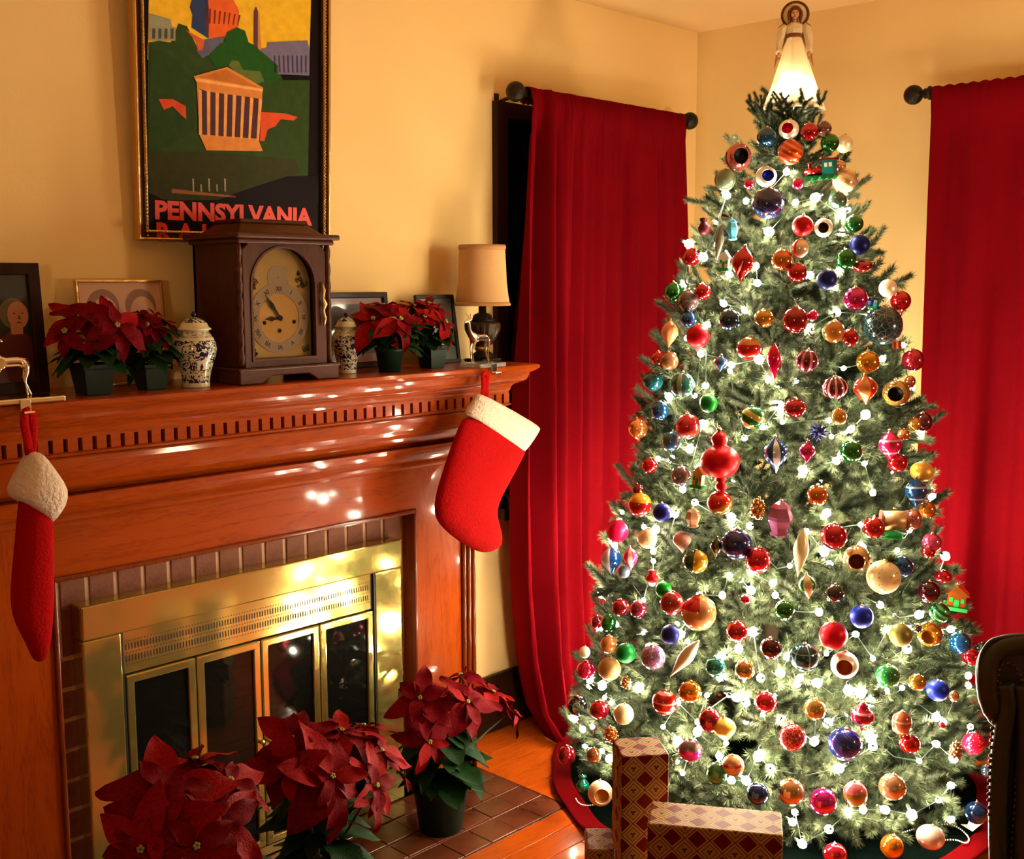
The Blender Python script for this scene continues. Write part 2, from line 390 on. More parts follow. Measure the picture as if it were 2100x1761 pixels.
# ------------------------------------------------------------------ brick facing
BY = FY + .045
fb = thing('brick_fireplace_facing', ((OX0 + OX1) / 2, BY, 0), 'brown brick facing with pale mortar around the brass firebox doors', 'fireplace')
fo = Vector(fb.location)
BX0, BX1, BZ = P(165, 1245, Y=FY - .01).x, P(823, 1104, Y=FY - .01).x, P(500, 1174, Y=FY - .01).z   # outer edges of the brass surround
IX0, IX1 = BX0 + .08, BX1 - .08
mb = MB().box((OX0 + .001, BY, 0), (IX0, BY + .03, OZ)).box((IX1, BY, 0), (OX1 - .001, BY + .03, OZ)).box((IX0, BY, BZ - .1), (IX1, BY + .03, OZ))
o = mb.build('mortar_bed', M['mortar'], fb); o.location = -fo
o = MB().box((OX0, BY + .03, 0), (OX0 + .02, YB - .001, OZ)).box((OX1 - .02, BY + .03, 0), (OX1, YB - .001, OZ)).box((IX0 - .04, YB - .03, 0), (IX1 + .04, YB - .005, BZ)).build('firebox_back', M['black'], fb); o.location = -fo
def brick(x0, x1, z0, z1):
    j = .0055
    me = MB().box((-(x1 - x0) / 2 + j, -.0035, -(z1 - z0) / 2 + j), ((x1 - x0) / 2 - j, .004, (z1 - z0) / 2 - j)).mesh('brick', M['brick'])
    link('brick', me, fb, loc=Vector(((x0 + x1) / 2, BY, (z0 + z1) / 2)) - fo + Vector((0, random.uniform(-.001, .001), 0)), bevel=.002)
joints = [116, 177, 236, 292, 345, 395, 445, 492.7, 539.3, 582.5, 626.2, 668, 708.4, 746.5, 782.9, 819.3]
jx = [P(x, 1187 - (x - 105) * .193 + 14, Y=BY).x for x in joints]
ZSOL = OZ - .205                                        # foot of the soldier course
for a, b in zip([OX0 + .013] + jx, jx + [OX1 - .013]): brick(a, b, ZSOL + (0.0 if a > OX0 + .02 and b < OX1 - .02 else .06), OZ - .012)
cz = [ZSOL]; 
while cz[-1] > .02: cz.append(cz[-1] - .0725)
for i in range(len(cz) - 1):
    a, b = max(0.003, cz[i + 1]), cz[i]
    brick(OX0 + .013, jx[0] + (.0 if i % 2 else .0) + .06, a, b); brick(jx[-1] - .03, OX1 - .013, a, b)
# ------------------------------------------------------------------ brass surround and glass doors
ds = thing('brass_fireplace_doors', ((BX0 + BX1) / 2, FY, 0), 'polished brass fireplace surround with four narrow smoked glass doors', 'fireplace doors')
do = Vector(ds.location)
def dpart(mb, name, m, parent=None, **kw):
    o = mb.build(name, m, parent or ds, **kw)
    if parent is None: o.location = -do
    return o
GY = FY - .012                                          # front face
sx0, sx1 = P(250, 1300, Y=GY).x, P(770, 1170, Y=GY).x   # inner edges of the side strips
stz = P(252, 1298, Y=GY).z; tz1 = BZ
dz1 = P(262, 1384, Y=GY).z                              # top of the doors
dpart(MB().box((BX0, GY, stz), (BX1, BY - .004, tz1)), 'top_plate', M['brass'], bevel=.004)
dpart(MB().box((BX0, GY + .003, .004), (sx0, BY - .004, stz - .001)), 'side_plate', M['brass'], bevel=.004)
dpart(MB().box((sx1, GY + .003, .004), (BX1, BY - .004, stz - .001)), 'side_plate', M['brass'], bevel=.004)
dpart(MB().box((sx0 + .004, GY + .012, dz1), (sx1 - .004, BY - .006, stz - .002)), 'vent_panel', M['brass'])
dpart(MB().box((sx0, GY + .004, .004), (sx0 + .004, GY + .03, stz)).box((sx1 - .004, GY + .004, .004), (sx1, GY + .03, stz)), 'gap_shadow_strip', M['black'])
sl = MB()
for r, dz in ((0, .62), (1, .34)):
    k = sx0 + .014
    zc = dz1 + (stz - dz1) * dz
    while k < sx1 - .014:
        sl.box((k - .0013, GY + .0112, zc - .007), (k + .0013, GY + .0135, zc + .007)); k += .0078
k = sx0 + .016
while k < sx1 - .014:
    for dz in (.20, .48, .76):
        zc = dz1 + (stz - dz1) * dz; sl.box((k - .001, GY + .0112, zc - .001), (k + .001, GY + .0135, zc + .001))
    k += .0078
dpart(sl, 'vent_slots', M['black'], kind='stuff')
dw = (sx1 - sx0 - .012) / 4
for i in range(4):
    a = sx0 + .006 + dw * i + .002; b = a + dw - .004; fw_ = .020
    zt = dz1 - .004
    g = D.objects.new('glass_door', None); C.objects.link(g); g.parent = ds; g.location = Vector(((a + b) / 2, GY + .01, 0)) - do
    ax, bx_ = -(b - a) / 2, (b - a) / 2
    out = [(ax, .03), (bx_, .03), (bx_, zt), (ax, zt)]; inn = [(ax + fw_, .03 + fw_), (bx_ - fw_, .03 + fw_), (bx_ - fw_, zt - fw_), (ax + fw_, zt - fw_)]
    MB().plate(out, inn, -.006, .01).build('door_frame', M['brass'], g, bevel=.003)
    MB().box((ax + fw_ - .002, .001, .03 + fw_ - .002), (bx_ - fw_ + .002, .006, zt - fw_ + .002)).build('glass', M['glassdark'], g)
    if i in (1, 2):
        kx = bx_ - .008 if i == 1 else ax + .008
        MB().ball((kx, -.014, .32), .007).tube([(kx, -.006, .32), (kx, -.012, .32)], .003).build('knob', M['brassm'], g)
dpart(MB().box((sx0 + .006, GY + .006, .004), (sx1 - .006, BY - .006, .028)), 'bottom_rail', M['brassm'])
# ------------------------------------------------------------------ hearth tiles
hb = structure(MB().box((HX0, HY0, -.02), (HX1, YB - .2, -.006)).build('hearth_floor', M['grout']))
hp = .1015
xs = []; x = 2.2405 - hp * 16
while x < HX1: xs.append(x); x += hp
xs = [HX0] + [v for v in xs if v > HX0 + .02] + [HX1]
ys = [HY0, 2.151, 2.240, 2.340, 2.43]
for a, b in zip(ys, ys[1:]):
    gy = .0050
    for p, q in zip(xs, xs[1:]):
        me = MB().box((-(q - p) / 2 + .001, -(b - a) / 2 + gy, -.008), ((q - p) / 2 - .001, (b - a) / 2 - gy, 0)).mesh('tile', M['tile'])
        link('tile', me, hb, loc=((p + q) / 2, (a + b) / 2, .0005 + random.uniform(-.0006, .0006)), bevel=.0015)
# ------------------------------------------------------------------ curtains and rods
def interp(tab, x):
    if x <= tab[0][0]: return tab[0][1]
    for (a, b), (c_, d_) in zip(tab, tab[1:]):
        if x <= c_: return b + (d_ - b) * (x - a) / (c_ - a)
    return tab[-1][1]
def curtain(name, left, right, ztop, amp, tf, mtl, seed, folds):
    rnd = random.Random(seed); nu, nz = 260, 46
    ph = [(rnd.uniform(0, 6.28), f) for f in folds]
    vs_ = []
    rows = [(-.017, ztop - .045, 0), (-.017, ztop - .014, 0), (-.008, ztop - .001, 0), (.003, ztop, 0)] + [None] * (nz + 1)
    for j, row in enumerate(rows):
        if row:
            for i in range(nu + 1): u = i / nu; vs_.append(tf(interp(left, row[1]) * (1 - u) + interp(right, row[1]) * u, row[0] + .0015 * math.sin(u * 300), row[1] + .0025 * math.sin(u * 2 * PI * 40)))
            continue
        j -= 4; t = j / nz; z = (ztop - .004) * (1 - t) + .004 * t
        for i in range(nu + 1):
            u = i / nu
            a = amp(u, t)
            d = 0
            for k, (p, f) in enumerate(ph): d += math.sin(p + f * 2 * PI * (u + .012 * math.sin(t * 3 + k))) * (1, .55, .3)[k % 3]
            pin = math.exp(-t * 55)
            d = a * (d + .5 * abs(math.sin(PI * u * 13 + seed)) ** 10) * (1 - .7 * pin) + .004 * math.sin(u * 2 * PI * 48) * math.exp(-t * 16)
            # rod pocket bulge and puddle on the floor
            zz = z + (.0025 * math.sin(u * 2 * PI * 40) if j == 0 else 0)
            d += .017 * (1 if t < .03 else .6); d = max(d, .015) if t < .05 else d
            if z < .1: d += (.1 - z) * .9 * (.6 + .4 * math.sin(u * 23 + 1))
            x = interp(left, z) * (1 - u) + interp(right, z) * u
            vs_.append(tf(x, d, zz))
    fs = [(j * (nu + 1) + i, j * (nu + 1) + i + 1, (j + 1) * (nu + 1) + i + 1, (j + 1) * (nu + 1) + i) for j in range(nz + 4) for i in range(nu)]
    mb = MB(); mb.add(vs_, fs, 0, True)
    return mb.build(name, mtl, solid=.003)
YC = 2.485
def LX(px, py): q = P(px, py, Y=YC); return (q.z, q.x)
left = sorted([LX(1076, 200), LX(1062, 420), LX(1054, 640), LX(1048, 800), LX(1045, 1000), LX(1046, 1200), LX(1056, 1350), LX(1072, 1440), LX(1075, 1480)])
right = sorted([LX(1396, 240), LX(1400, 500), (0.5, LX(1400, 500)[1] + .02), (0, LX(1400, 500)[1] + .03)])
zr = P(1230, 214, Y=YC).z
def ampL(u, t): return (.075 * math.exp(-((u - .11) / .10) ** 2) + .015) * (.45 + .75 * min(1, t * 2.2))
o = curtain('velvet_curtain', left, right, zr + .012, ampL, lambda x, d, z: (x, YC - d, z), M['velvet'], 4, [9, 4.3, 15])
tag(o, 'long dark red velvet curtain hanging between the mantel and the Christmas tree', 'curtain')
def rod(name, a, b, label, wall):
    a, b = Vector(a), Vector(b); d = (b - a).normalized(); r = thing(name, (a + b) / 2, label, 'curtain rod'); c = r.location.copy()
    MB().tube([a - c, b - c], .013, 12).build('rod', M['iron'], r)
    for s, e in ((-1, a), (1, b)):
        q = e - c
        f = MB().ball(q + d * s * .062, .031, 16, 12)
        f.tube([q + d * s * k for k in (-.012, 0, .004, .010, .016, .022, .030, .040)], [.014, .016, .022, .022, .014, .017, .012, .012], 12)
        f.build('finial', M['iron'], r)
    for s, e in ((1, a), (-1, b)):
        q = e + d * s * .012; n = Vector((0, YB, 0)) if wall == 'b' else Vector((XR, 0, 0))
        wq = Vector((q.x - (.045 if wall == 'b' and s == 1 else 0), YB, q.z - .02)) if wall == 'b' else Vector((XR, q.y, q.z - .02))
        m_ = MB().tube([q - c, Vector((wq.x, q.y, q.z)) - c + Vector((0, .01, 0)) * (wall == 'b'), wq - c], .006, 6)
        if wall == 'b': m_.box((wq.x - c.x - .008, YB - .006 - c.y, wq.z - c.z - .04), (wq.x - c.x + .008, YB - c.y, wq.z - c.z + .03))
        else: m_.box((XR - .006 - c.x, wq.y - c.y - .008, wq.z - c.z - .04), (XR - c.x, wq.y - c.y + .008, wq.z - c.z + .03))
        m_.build('bracket', M['darkwood'], r)
    return r
ra, rb = P(1086, 192, Y=YC), P(1394, 245, Y=YC); rz_ = (ra.z + rb.z) / 2
rod('curtain_rod', (ra.x, YC, rz_), (rb.x, YC, rz_), 'dark bronze curtain rod with ball finials above the curtain beside the mantel', 'b')
XC = 3.60
q0 = P(1912, 190, X=XC)
rod('curtain_rod', (XC, .10, q0.z), (XC, q0.y, q0.z), 'dark bronze curtain rod with ball finial on the right-hand wall', 'r')
def RX(px, py): q = P(px, py, X=XC); return (q.z, q.y)
lt = sorted([RX(1917, 200), RX(1908, 400), RX(1899, 640), RX(1893, 800), (0, RX(1893, 800)[1] + .015)])
o = curtain('velvet_curtain', lt, [(0, .12), (3, .14)], q0.z + .016, lambda u, t: .012 + .016 * min(1, t * 2), lambda y, d, z: (XC - d, y, z), M['velvet'], 9, [7, 3.1, 12])
tag(o, 'long dark red velvet curtain on the right-hand wall behind the tree', 'curtain')
# small dark metal hook on the window casing behind the curtain
q = P(1038, 1030, Y=YB - .03)
tb = thing('curtain_holdback', (q.x, YB - .03, q.z), 'small dark metal holdback beside the left curtain below the mantel shelf', 'holdback')
MB().tube([(0, .03, .03), (0, .005, .03), (0, -.012, .02), (.004, -.014, -.03), (.002, -.004, -.045)], .006, 8).box((-.012, .022, -.03), (.012, .030, .05)).build('hook', M['iron'], tb)
# ------------------------------------------------------------------ framed poster
a_ = P(278, 515, Y=YB - .02); b_ = P(669, 483, Y=YB - .02)
PX, PW, PZ0, PH = a_.x, b_.x - a_.x, (a_.z + b_.z) / 2, .815
po = thing('framed_poster', (PX + PW / 2, YB - .028, PZ0), 'tall gold-framed travel poster of monuments hanging above the mantel clock', 'poster', rot=(math.radians(2.4), 0, 0))
fwid = .030
def rect(x0, z0, x1, z1): return [(x0, z0), (x1, z0), (x1, z1), (x0, z1)]
h2 = PW / 2
MB().plate(rect(-h2, 0, h2, PH), rect(-h2 + .008, .008, h2 - .008, PH - .008), -.012, .018).build('outer_moulding', M['gold'], po, bevel=.003)
MB().plate(rect(-h2 + .008, .008, h2 - .008, PH - .008), rect(-h2 + .019, .019, h2 - .019, PH - .019), -.004, .016).build('middle_moulding', M['walnutx'], po, bevel=.002)
MB().plate(rect(-h2 + .019, .019, h2 - .019, PH - .019), rect(-h2 + .026, .026, h2 - .026, PH - .026), -.014, .014).build('inner_moulding', M['gold'], po, bevel=.003)
rb_ = MB()
for side in range(2):
    zz = .012
    while zz < PH - .012: rb_.ball(((-1, 1)[side] * (h2 - .0215), -.015, zz), .0028, 6, 4); zz += .0085
zz = -h2 + .02
while zz < h2 - .02: rb_.ball((zz, -.015, .0215), .0028, 6, 4); zz += .0085
rb_.build('beading', M['gold'], po, kind='stuff')
sheet = MB().box((-h2 + .024, 0, .024), (h2 - .024, .010, PH - .024)).build('poster_sheet', mat('poster_black', '#120a0e', rough=.6, spec=.08), po)
PA = {}
def ink(h):
    if h not in PA: PA[h] = mat('ink_' + h, '#' + h, rough=.55, coat=.04, coat_rough=.1, var=.12, vscale=40, spec=.08)
    return PA[h]
org = Vector((PX + PW / 2, YB - .028, PZ0)); ly = [0]
def art(name, pts, col, layer, smooth=True):
    """flat printed shape; pts measured in the zoomed view (scale 3.386) of the poster"""
    out = []
    for x, y in pts:
        q = P(230 + x / 3.386, y / 3.386, Y=YB - .03); out.append((q.x - org.x, max(.026, min(PH - .027, q.z - org.z))))
    out = [(max(-h2 + .027, min(h2 - .027, x)), z) for x, z in out]
    mb = MB(); y = -.0004 * layer - .0003
    n = len(out); mb.add([(x, y, z) for x, z in out], [tuple(range(n))], 0)
    return mb.build(name, ink(col), po)
TOPY = -700
art('sky_print', [(222, TOPY), (1335, TOPY), (1340, 420), (222, 420)], 'e0b32c', 1)
art('tree_print', [(225, 300), (300, 290), (380, 300), (430, 170), (490, 190), (560, 330), (640, 390), (740, 300), (760, 230), (830, 195), (890, 220), (915, 300), (980, 330), (1010, 420), (1130, 500), (1160, 560), (1345, 560), (1350, 1230), (1420, 1240), (1425, 1400), (900, 1390), (300, 1390), (235, 1330)], '2e4420', 2)
art('dome_shade_print', [(520, 0), (530, -120), (615, -200), (640, 120), (640, 275), (520, 200), (525, 110), (505, 60)], '2c3c66', 3)
art('dome_print', [(610, 0), (625, -150), (700, -260), (780, -150), (800, 0), (845, 80), (845, 190), (750, 270), (645, 270), (612, 180)], 'd8602c', 3)
for k in range(7): art('dome_column_print', [(640 + k * 34, 70 + k * 7), (652 + k * 34, 72 + k * 7), (650 + k * 32, 170 + k * 2), (638 + k * 33, 172 + k * 2)], '7a2c18', 4)
art('grey_roof_print', [(225, 100), (300, 120), (375, 140), (385, 190), (410, 200), (410, 290), (225, 290)], '8a8a72', 3)
for k in range(4): art('grey_window_print', [(250 + k * 42, 205), (270 + k * 42, 207), (270 + k * 42, 275), (250 + k * 42, 275)], '4a4a46', 4)
art('blue_terrace_print', [(560, 290), (760, 255), (700, 350), (600, 410), (560, 360)], '5a5c78', 3)
art('red_wing_print', [(480, 215), (560, 260), (612, 285), (600, 350), (570, 360), (550, 290)], 'c85c34', 4)
art('obelisk_shade_print', [(948, 90), (962, 55), (975, 90), (978, 340), (952, 320)], '5a3a44', 4)
art('obelisk_print', [(962, 55), (985, 100), (1010, 400), (982, 395), (975, 100)], 'b8803c', 4)
art('violet_hall_print', [(1045, 300), (1320, 288), (1338, 340), (1340, 530), (1130, 520), (1010, 400), (1000, 345), (1045, 335)], '6c6684', 4)
for k in range(8): art('violet_column_print', [(1090 + k * 31, 390), (1102 + k * 31, 392), (1112 + k * 30, 510), (1100 + k * 30, 508)], '403a5a', 5)
art('round_tree_print', [(640, 400), (700, 330), (750, 290), (765, 230), (830, 198), (890, 225), (915, 300), (990, 350), (1120, 460), (1130, 560), (1000, 600), (880, 520), (770, 460), (700, 480)], '20501e', 5)
art('pale_bush_print', [(780, 460), (800, 425), (850, 430), (880, 490), (1000, 500), (1030, 570), (960, 590), (860, 530)], '5c6a34', 6)
art('left_slope_print', [(240, 330), (400, 400), (470, 480), (540, 560), (560, 900), (400, 1000), (240, 1100)], '2a4020', 4)
art('low_roof_print', [(300, 690), (400, 692), (490, 740), (495, 830), (460, 800), (400, 740), (340, 765)], 'c8482c', 6)
art('right_wing_print', [(1010, 780), (1180, 790), (1265, 815), (1240, 840), (1150, 830), (1110, 880), (1060, 900), (1040, 980), (1010, 980)], 'd0502c', 6)
art('temple_print', [(537, 535), (770, 470), (1022, 612), (1018, 640), (1002, 985), (1030, 1050), (640, 1045), (590, 940), (560, 565)], 'd08440', 7)
art('temple_shadow_print', [(582, 620), (640, 640), (700, 648), (760, 656), (840, 666), (900, 674), (960, 682), (1000, 690), (995, 965), (590, 935)], '4a3038', 8)
for k in range(8): art('temple_column_print', [(572 + k * 60, 625 + k * 9), (596 + k * 60, 630 + k * 9), (606 + k * 56, 940 + k * 5), (584 + k * 57, 938 + k * 5)], 'e09a58', 9)
art('pediment_print', [(575, 540), (765, 488), (985, 612)], 'b86c30', 8)
art('pediment_beam_print', [(545, 545), (1020, 622), (1018, 640), (556, 570)], 'e8a864', 9)
art('lawn_print', [(235, 1050), (640, 1060), (1000, 1090), (1260, 1110), (1300, 1200), (1000, 1290), (700, 1390), (330, 1390), (240, 1330)], '33361d', 6)
art('road_print', [(405, 1310), (850, 1360), (850, 1372), (405, 1340)], '8a5a3a', 7)
art('dark_hill_print', [(700, 1400), (1000, 1290), (1200, 1225), (1415, 1220), (1425, 1640), (245, 1680), (232, 1330), (350, 1385)], '12090f', 7)
for k in range(5): art('figure_print', [(545 + k * 55, 1240 + (k % 2) * 40), (556 + k * 55, 1240 + (k % 2) * 40), (560 + k * 55, 1330), (550 + k * 55, 1330)], '9a9070', 8)
def text(name, body, size, m, parent, loc, rot=(PI / 2, 0, 0), off=0, sx=1, space=1, ext=0, align='LEFT'):
    cu = D.curves.new(name, 'FONT'); cu.body = body; cu.size = size; cu.offset = off; cu.space_character = space; cu.extrude = ext; cu.align_x = align
    cu.resolution_u = 3; tmp = D.objects.new('tmp', cu); C.objects.link(tmp); bpy.context.view_layer.update()
    me = D.meshes.new_from_object(tmp); D.objects.remove(tmp); D.curves.remove(cu); me.materials.clear(); me.materials.append(m); me.name = name
    o = link(name, me, parent, loc=loc, rot=rot); o.scale = (sx, 1, 1); return o
lm = mat('poster_red_letters', '#d8301c', rough=.5, coat=.3)
p1, p2 = P(230 + 288 / 3.386, 1515 / 3.386, Y=YB - .03), P(230 + 1378 / 3.386, 1560 / 3.386, Y=YB - .03)
def letters(o):
    """each letter of a printed line becomes a part of its own"""
    me = o.data; par = list(range(len(me.vertices)))
    def fnd(i):
        while par[i] != i: par[i] = par[par[i]]; i = par[i]
        return i
    for e in me.edges: a, b = fnd(e.vertices[0]), fnd(e.vertices[1]); par[a] = b
    gr = {}
    for p in me.polygons: gr.setdefault(fnd(p.vertices[0]), []).append(list(p.vertices))
    for fs in gr.values():
        idx = sorted({i for f in fs for i in f}); mp = {i: k for k, i in enumerate(idx)}
        m_ = D.meshes.new('letter'); m_.from_pydata([tuple(me.vertices[i].co) for i in idx], [], [[mp[i] for i in f] for f in fs]); m_.materials.append(me.materials[0])
        l = link('letter', m_, o.parent, loc=o.location, rot=o.rotation_euler); l.scale = o.scale
    D.objects.remove(o)
tx = text('lettering', 'PENNSYLVANIA', .060, lm, po, (p1.x - org.x, -.0042, p1.z - org.z), off=.0026)
bpy.context.view_layer.update(); tx.scale.x = (p2.x - p1.x) / max(.01, tx.dimensions.x); tx.scale.y = 1.0; letters(tx)
p3_ = P(230 + 302 / 3.386, 1668 / 3.386, Y=YB - .03)
tx = text('lettering', 'RAILROAD', .060, lm, po, (p3_.x - org.x, -.0042, p3_.z - org.z), off=.0026, space=1.75)
bpy.context.view_layer.update(); tx.scale.x = (p2.x - p1.x) * .99 / max(.01, tx.dimensions.x); letters(tx)
MB().box((-h2 + .026, -.0056, .026), (h2 - .026, -.0052, PH - .026)).build('glazing', mat('clear_glazing', '#ffffff', rough=.02, trans=1, ior=1.1), po) if False else None
# ------------------------------------------------------------------ mantel clock
CY = 2.335; ZSH = ZS + .0005
cl0 = P(478, 700, Y=CY).x; cl1 = P(703, 700, Y=CY).x
bx0, bx1 = P(488, 640, Y=CY + .01).x, P(667, 640, Y=CY + .01).x
top_z = P(560, 490, Y=CY).z; bot_z = P(560, 757, Y=CY).z
cc = (bx0 + bx1) / 2
ck = thing('mantel_clock', (cc, CY, ZSH), 'dark walnut mantel clock with arched glass door and brass dial', 'clock')
hw = (bx1 - bx0) / 2; dep = .205; H0 = bot_z - ZSH; H1 = top_z - ZSH
# plinth with a cut-away foot
pl = [(-hw - .018, 0), (-hw + .045, 0), (-hw + .075, .018), (hw - .075, .018), (hw - .045, 0), (hw + .018, 0), (hw + .018, .040), (-hw - .018, .040)]
MB().prism(pl, -.018, .0, 'y').box((-hw - .018, 0, 0), (-hw + .0, dep, .040)).box((hw, 0, 0), (hw + .018, dep, .040)).build('plinth', M['walnutx'], ck, bevel=.003)
MB().box((-hw - .022, -.022, .040), (hw + .022, dep + .01, H0)).build('base_moulding', M['walnutx'], ck, bevel=.006)
MB().box((-hw, .012, H0), (-hw + .014, dep, H1)).box((hw - .014, .012, H0), (hw, dep, H1)).box((-hw, dep - .014, H0), (hw, dep, H1)).build('case', M['walnut'], ck, bevel=.002)
# carved corner strips
for s in (-1, 1):
    m_ = MB(); z = H0 + .01
    m_.tube([(s * (hw + .001), -.0, z + (H1 - H0 - .02) * k / 40) for k in range(41)], [.006 + .003 * abs(math.sin(k * .55)) for k in range(41)], 8)
    m_.build('carved_column', M['walnut'], ck)
def arch(cx, z0, z1, hw_, n=14):
    """straight sides and a round top; loop of points, starting bottom left, clockwise"""
    zr_ = z1 - hw_; out = [(cx + hw_, z0), (cx - hw_, z0)]
    out += [(cx - hw_, z0 + (zr_ - z0) * k / 3) for k in (1, 2)]
    out += [(cx + hw_ * math.cos(PI - PI * k / n), zr_ + hw_ * math.sin(PI * k / n)) for k in range(n + 1)]
    out += [(cx + hw_, z0 + (zr_ - z0) * k / 3) for k in (2, 1)]
    return out
def arch_rect(cx, z0, z1, hw_, n=14):
    out = [(cx + hw_, z0), (cx - hw_, z0)] + [(cx - hw_, z0 + (z1 - z0) * .65 * k / 3) for k in (1, 2)]
    for k in range(n + 1):
        a = PI - PI * k / n; c, s = math.cos(a), math.sin(a)
        q = max(abs(c), s)
        out.append((cx + hw_ * c / q, z0 + (z1 - z0) * (.65 + .35 * s / q)))
    out += [(cx + hw_, z0 + (z1 - z0) * .65 * k / 3) for k in (2, 1)]
    return out
a1 = P(518, 733, Y=CY).x - cc; a2 = P(648, 733, Y=CY).x - cc; az0 = P(580, 735, Y=CY).z - ZSH; az1 = P(575, 506, Y=CY).z - ZSH
acx, ahw = (a1 + a2) / 2, (a2 - a1) / 2
MB().plate(arch_rect(acx * 0, H0 + .004, H1 - .004, hw - .006), arch(acx, az0, az1, ahw), -.004, .012).build('door', M['walnut'], ck, bevel=.003)
dr = MB().plate(arch(acx, az0 - .004, az1 + .004, ahw + .004), arch(acx, az0 + .003, az1 - .003, ahw - .003), -.007, -.003).build('door_bead', M['walnutx'], ck, bevel=.001)
m_ = MB(); MB_pts = [(hw - .020, -.010, H0 + .10), (hw - .018, -.013, H0 + .12), (hw - .022, -.012, H0 + .14), (hw - .018, -.014, H0 + .155), (hw - .022, -.012, H0 + .17), (hw - .019, -.012, H0 + .19), (hw - .021, -.008, H0 + .21)]
m_.tube(MB_pts, [.002, .005, .003, .007, .003, .005, .002], 8).build('door_pull', M['brassm'], ck)
dial = MB().prism(arch(acx, az0 - .01, az1 + .002, ahw + .002), .022, .025, 'y').build('dial_plate', mat('dial_plate_brass', (.48, .36, .14), rough=.25, metal=.5), ck)
rz0 = P(573, 652, Y=CY + .02).z - ZSH; rcx = P(573, 652, Y=CY + .02).x - cc; R = ahw * .93
silv = mat('silvered_ring', '#a2927a', rough=.3, metal=.25); dbr = mat('brushed_dial_brass', (.55, .36, .12), rough=.22, metal=.55); blk = mat('dial_black', '#1a120c', rough=.5)
def disc(mb, cx, cz, r, y, n=40): mb.add([(cx, y, cz)] + [(cx + r * math.cos(2 * PI * k / n), y, cz + r * math.sin(2 * PI * k / n)) for k in range(n)], [(0, 1 + k, 1 + (k + 1) % n) for k in range(n)]); return mb
def ringp(mb, cx, cz, r0, r1, y0, y1, n=40):
    o1 = [(cx + r1 * math.cos(2 * PI * k / n), cz + r1 * math.sin(2 * PI * k / n)) for k in range(n)]; i1 = [(cx + r0 * math.cos(2 * PI * k / n), cz + r0 * math.sin(2 * PI * k / n)) for k in range(n)]
    return mb.plate(o1, i1, y0, y1)
cr = ringp(MB(), rcx, rz0, R * .68, R, .0195, .0222).build('chapter_ring', silv, ck)
disc(MB(), rcx, rz0, R * .68, .0212).build('dial_centre', dbr, ck)
for k, s in enumerate('XII I II III IIII V VI VII VIII IX X XI'.split()):
    a = PI / 2 - k * PI / 6
    text('numeral', s, .0155, blk, dial, (rcx + R * .83 * math.cos(a), .0190, rz0 + R * .83 * math.sin(a)), rot=(PI / 2, -(a - PI / 2), 0), off=.0003, align='CENTER').location += Vector((-.0055 * math.cos(a) , 0, -.0055 * math.sin(a)))
def hand(ang, ln, wd, y, nm):
    m = MB(); c, s = math.cos(ang), math.sin(ang)
    def T(u, v): return (rcx + u * c - v * s, rz0 + u * s + v * c)
    pts = [(-.008, -.002), (ln * .35, -wd * .5), (ln * .55, -wd), (ln * .75, -wd * .45), (ln, 0), (ln * .75, wd * .45), (ln * .55, wd), (ln * .35, wd * .5), (-.008, .002)]
    m.prism([T(*p) for p in pts], y, y + .001, 'y').build(nm, blk, ck)
hand(math.radians(90 + 36), R * .82, .0055, .0150, 'minute_hand'); hand(math.radians(180 + 3), R * .52, .0065, .0170, 'hour_hand')
MB().ball((rcx, .015, rz0), .007, 10, 6, sc=(1, .5, 1)).build('hand_boss', blk, ck)
for dx, dz in ((-.5, -.12), (.5, -.12), (0, -.36)): MB().ball((rcx + R * dx, .0200, rz0 + R * dz), .0052, 10, 6, sc=(1, .4, 1)).build('winding_arbor', blk, ck)
mz = az1 - ahw * .80
ringp(MB(), acx, mz, R * .0 + .002, .030, .0205, .022).build('moon_disc', silv, ck)
fil = mat('pierced_brass', '#7a5a28', rough=.4, metal=.8, bump=1, bscale=220)
def scroll(cx, cz, sx, sz, nm='corner_scroll'):
    m = MB(); rnd = random.Random(int(cx * 999 + cz * 777))
    for k in range(9):
        x, z = cx + rnd.uniform(-.4, .4) * sx, cz + rnd.uniform(-.4, .4) * sz; r = rnd.uniform(.003, .006)
        m.tube([(x + r * (1 - .08 * j) * math.cos(j * .8), .0212 - .0004 * (j % 2), z + r * (1 - .08 * j) * math.sin(j * .8)) for j in range(9)], .0009, 5)
    m.build(nm, blk, ck)
for sx in (-1, 1):
    scroll(acx + sx * ahw * .84, rz0 + R * .93, .022, .022); scroll(acx + sx * ahw * .84, rz0 - R * .93, .022, .022); scroll(acx + sx * ahw * .68, mz - .006, .022, .05)
MB().prism(arch(acx, az0, az1, ahw - .001), .0022, .0030, 'y').build('door_glass', mat('clear_clock_glass', '#ffffff', rough=.0, trans=1, ior=1.12, spec=.3), ck)
MB().box((-hw - .022, -.030, H1), (hw + .022, dep + .01, H1 + .013)).box((-hw - .012, -.018, H1 - .012), (hw + .012, dep, H1)).build('cornice', M['walnutx'], ck, bevel=.004)
ct = P(560, 452, Y=CY).z - ZSH; x0_, x1_ = P(470, 455, Y=CY).x - cc, P(630, 460, Y=CY).x - cc
m_ = MB(); n0 = [(-hw + .004, .0, H1 + .012), (hw - .004, .0, H1 + .012), (hw - .004, dep - .02, H1 + .012), (-hw + .004, dep - .02, H1 + .012)]
n1 = [(-hw + .03, .035, ct - .006), (hw - .03, .035, ct - .006), (hw - .03, dep - .06, ct - .006), (-hw + .03, dep - .06, ct - .006)]
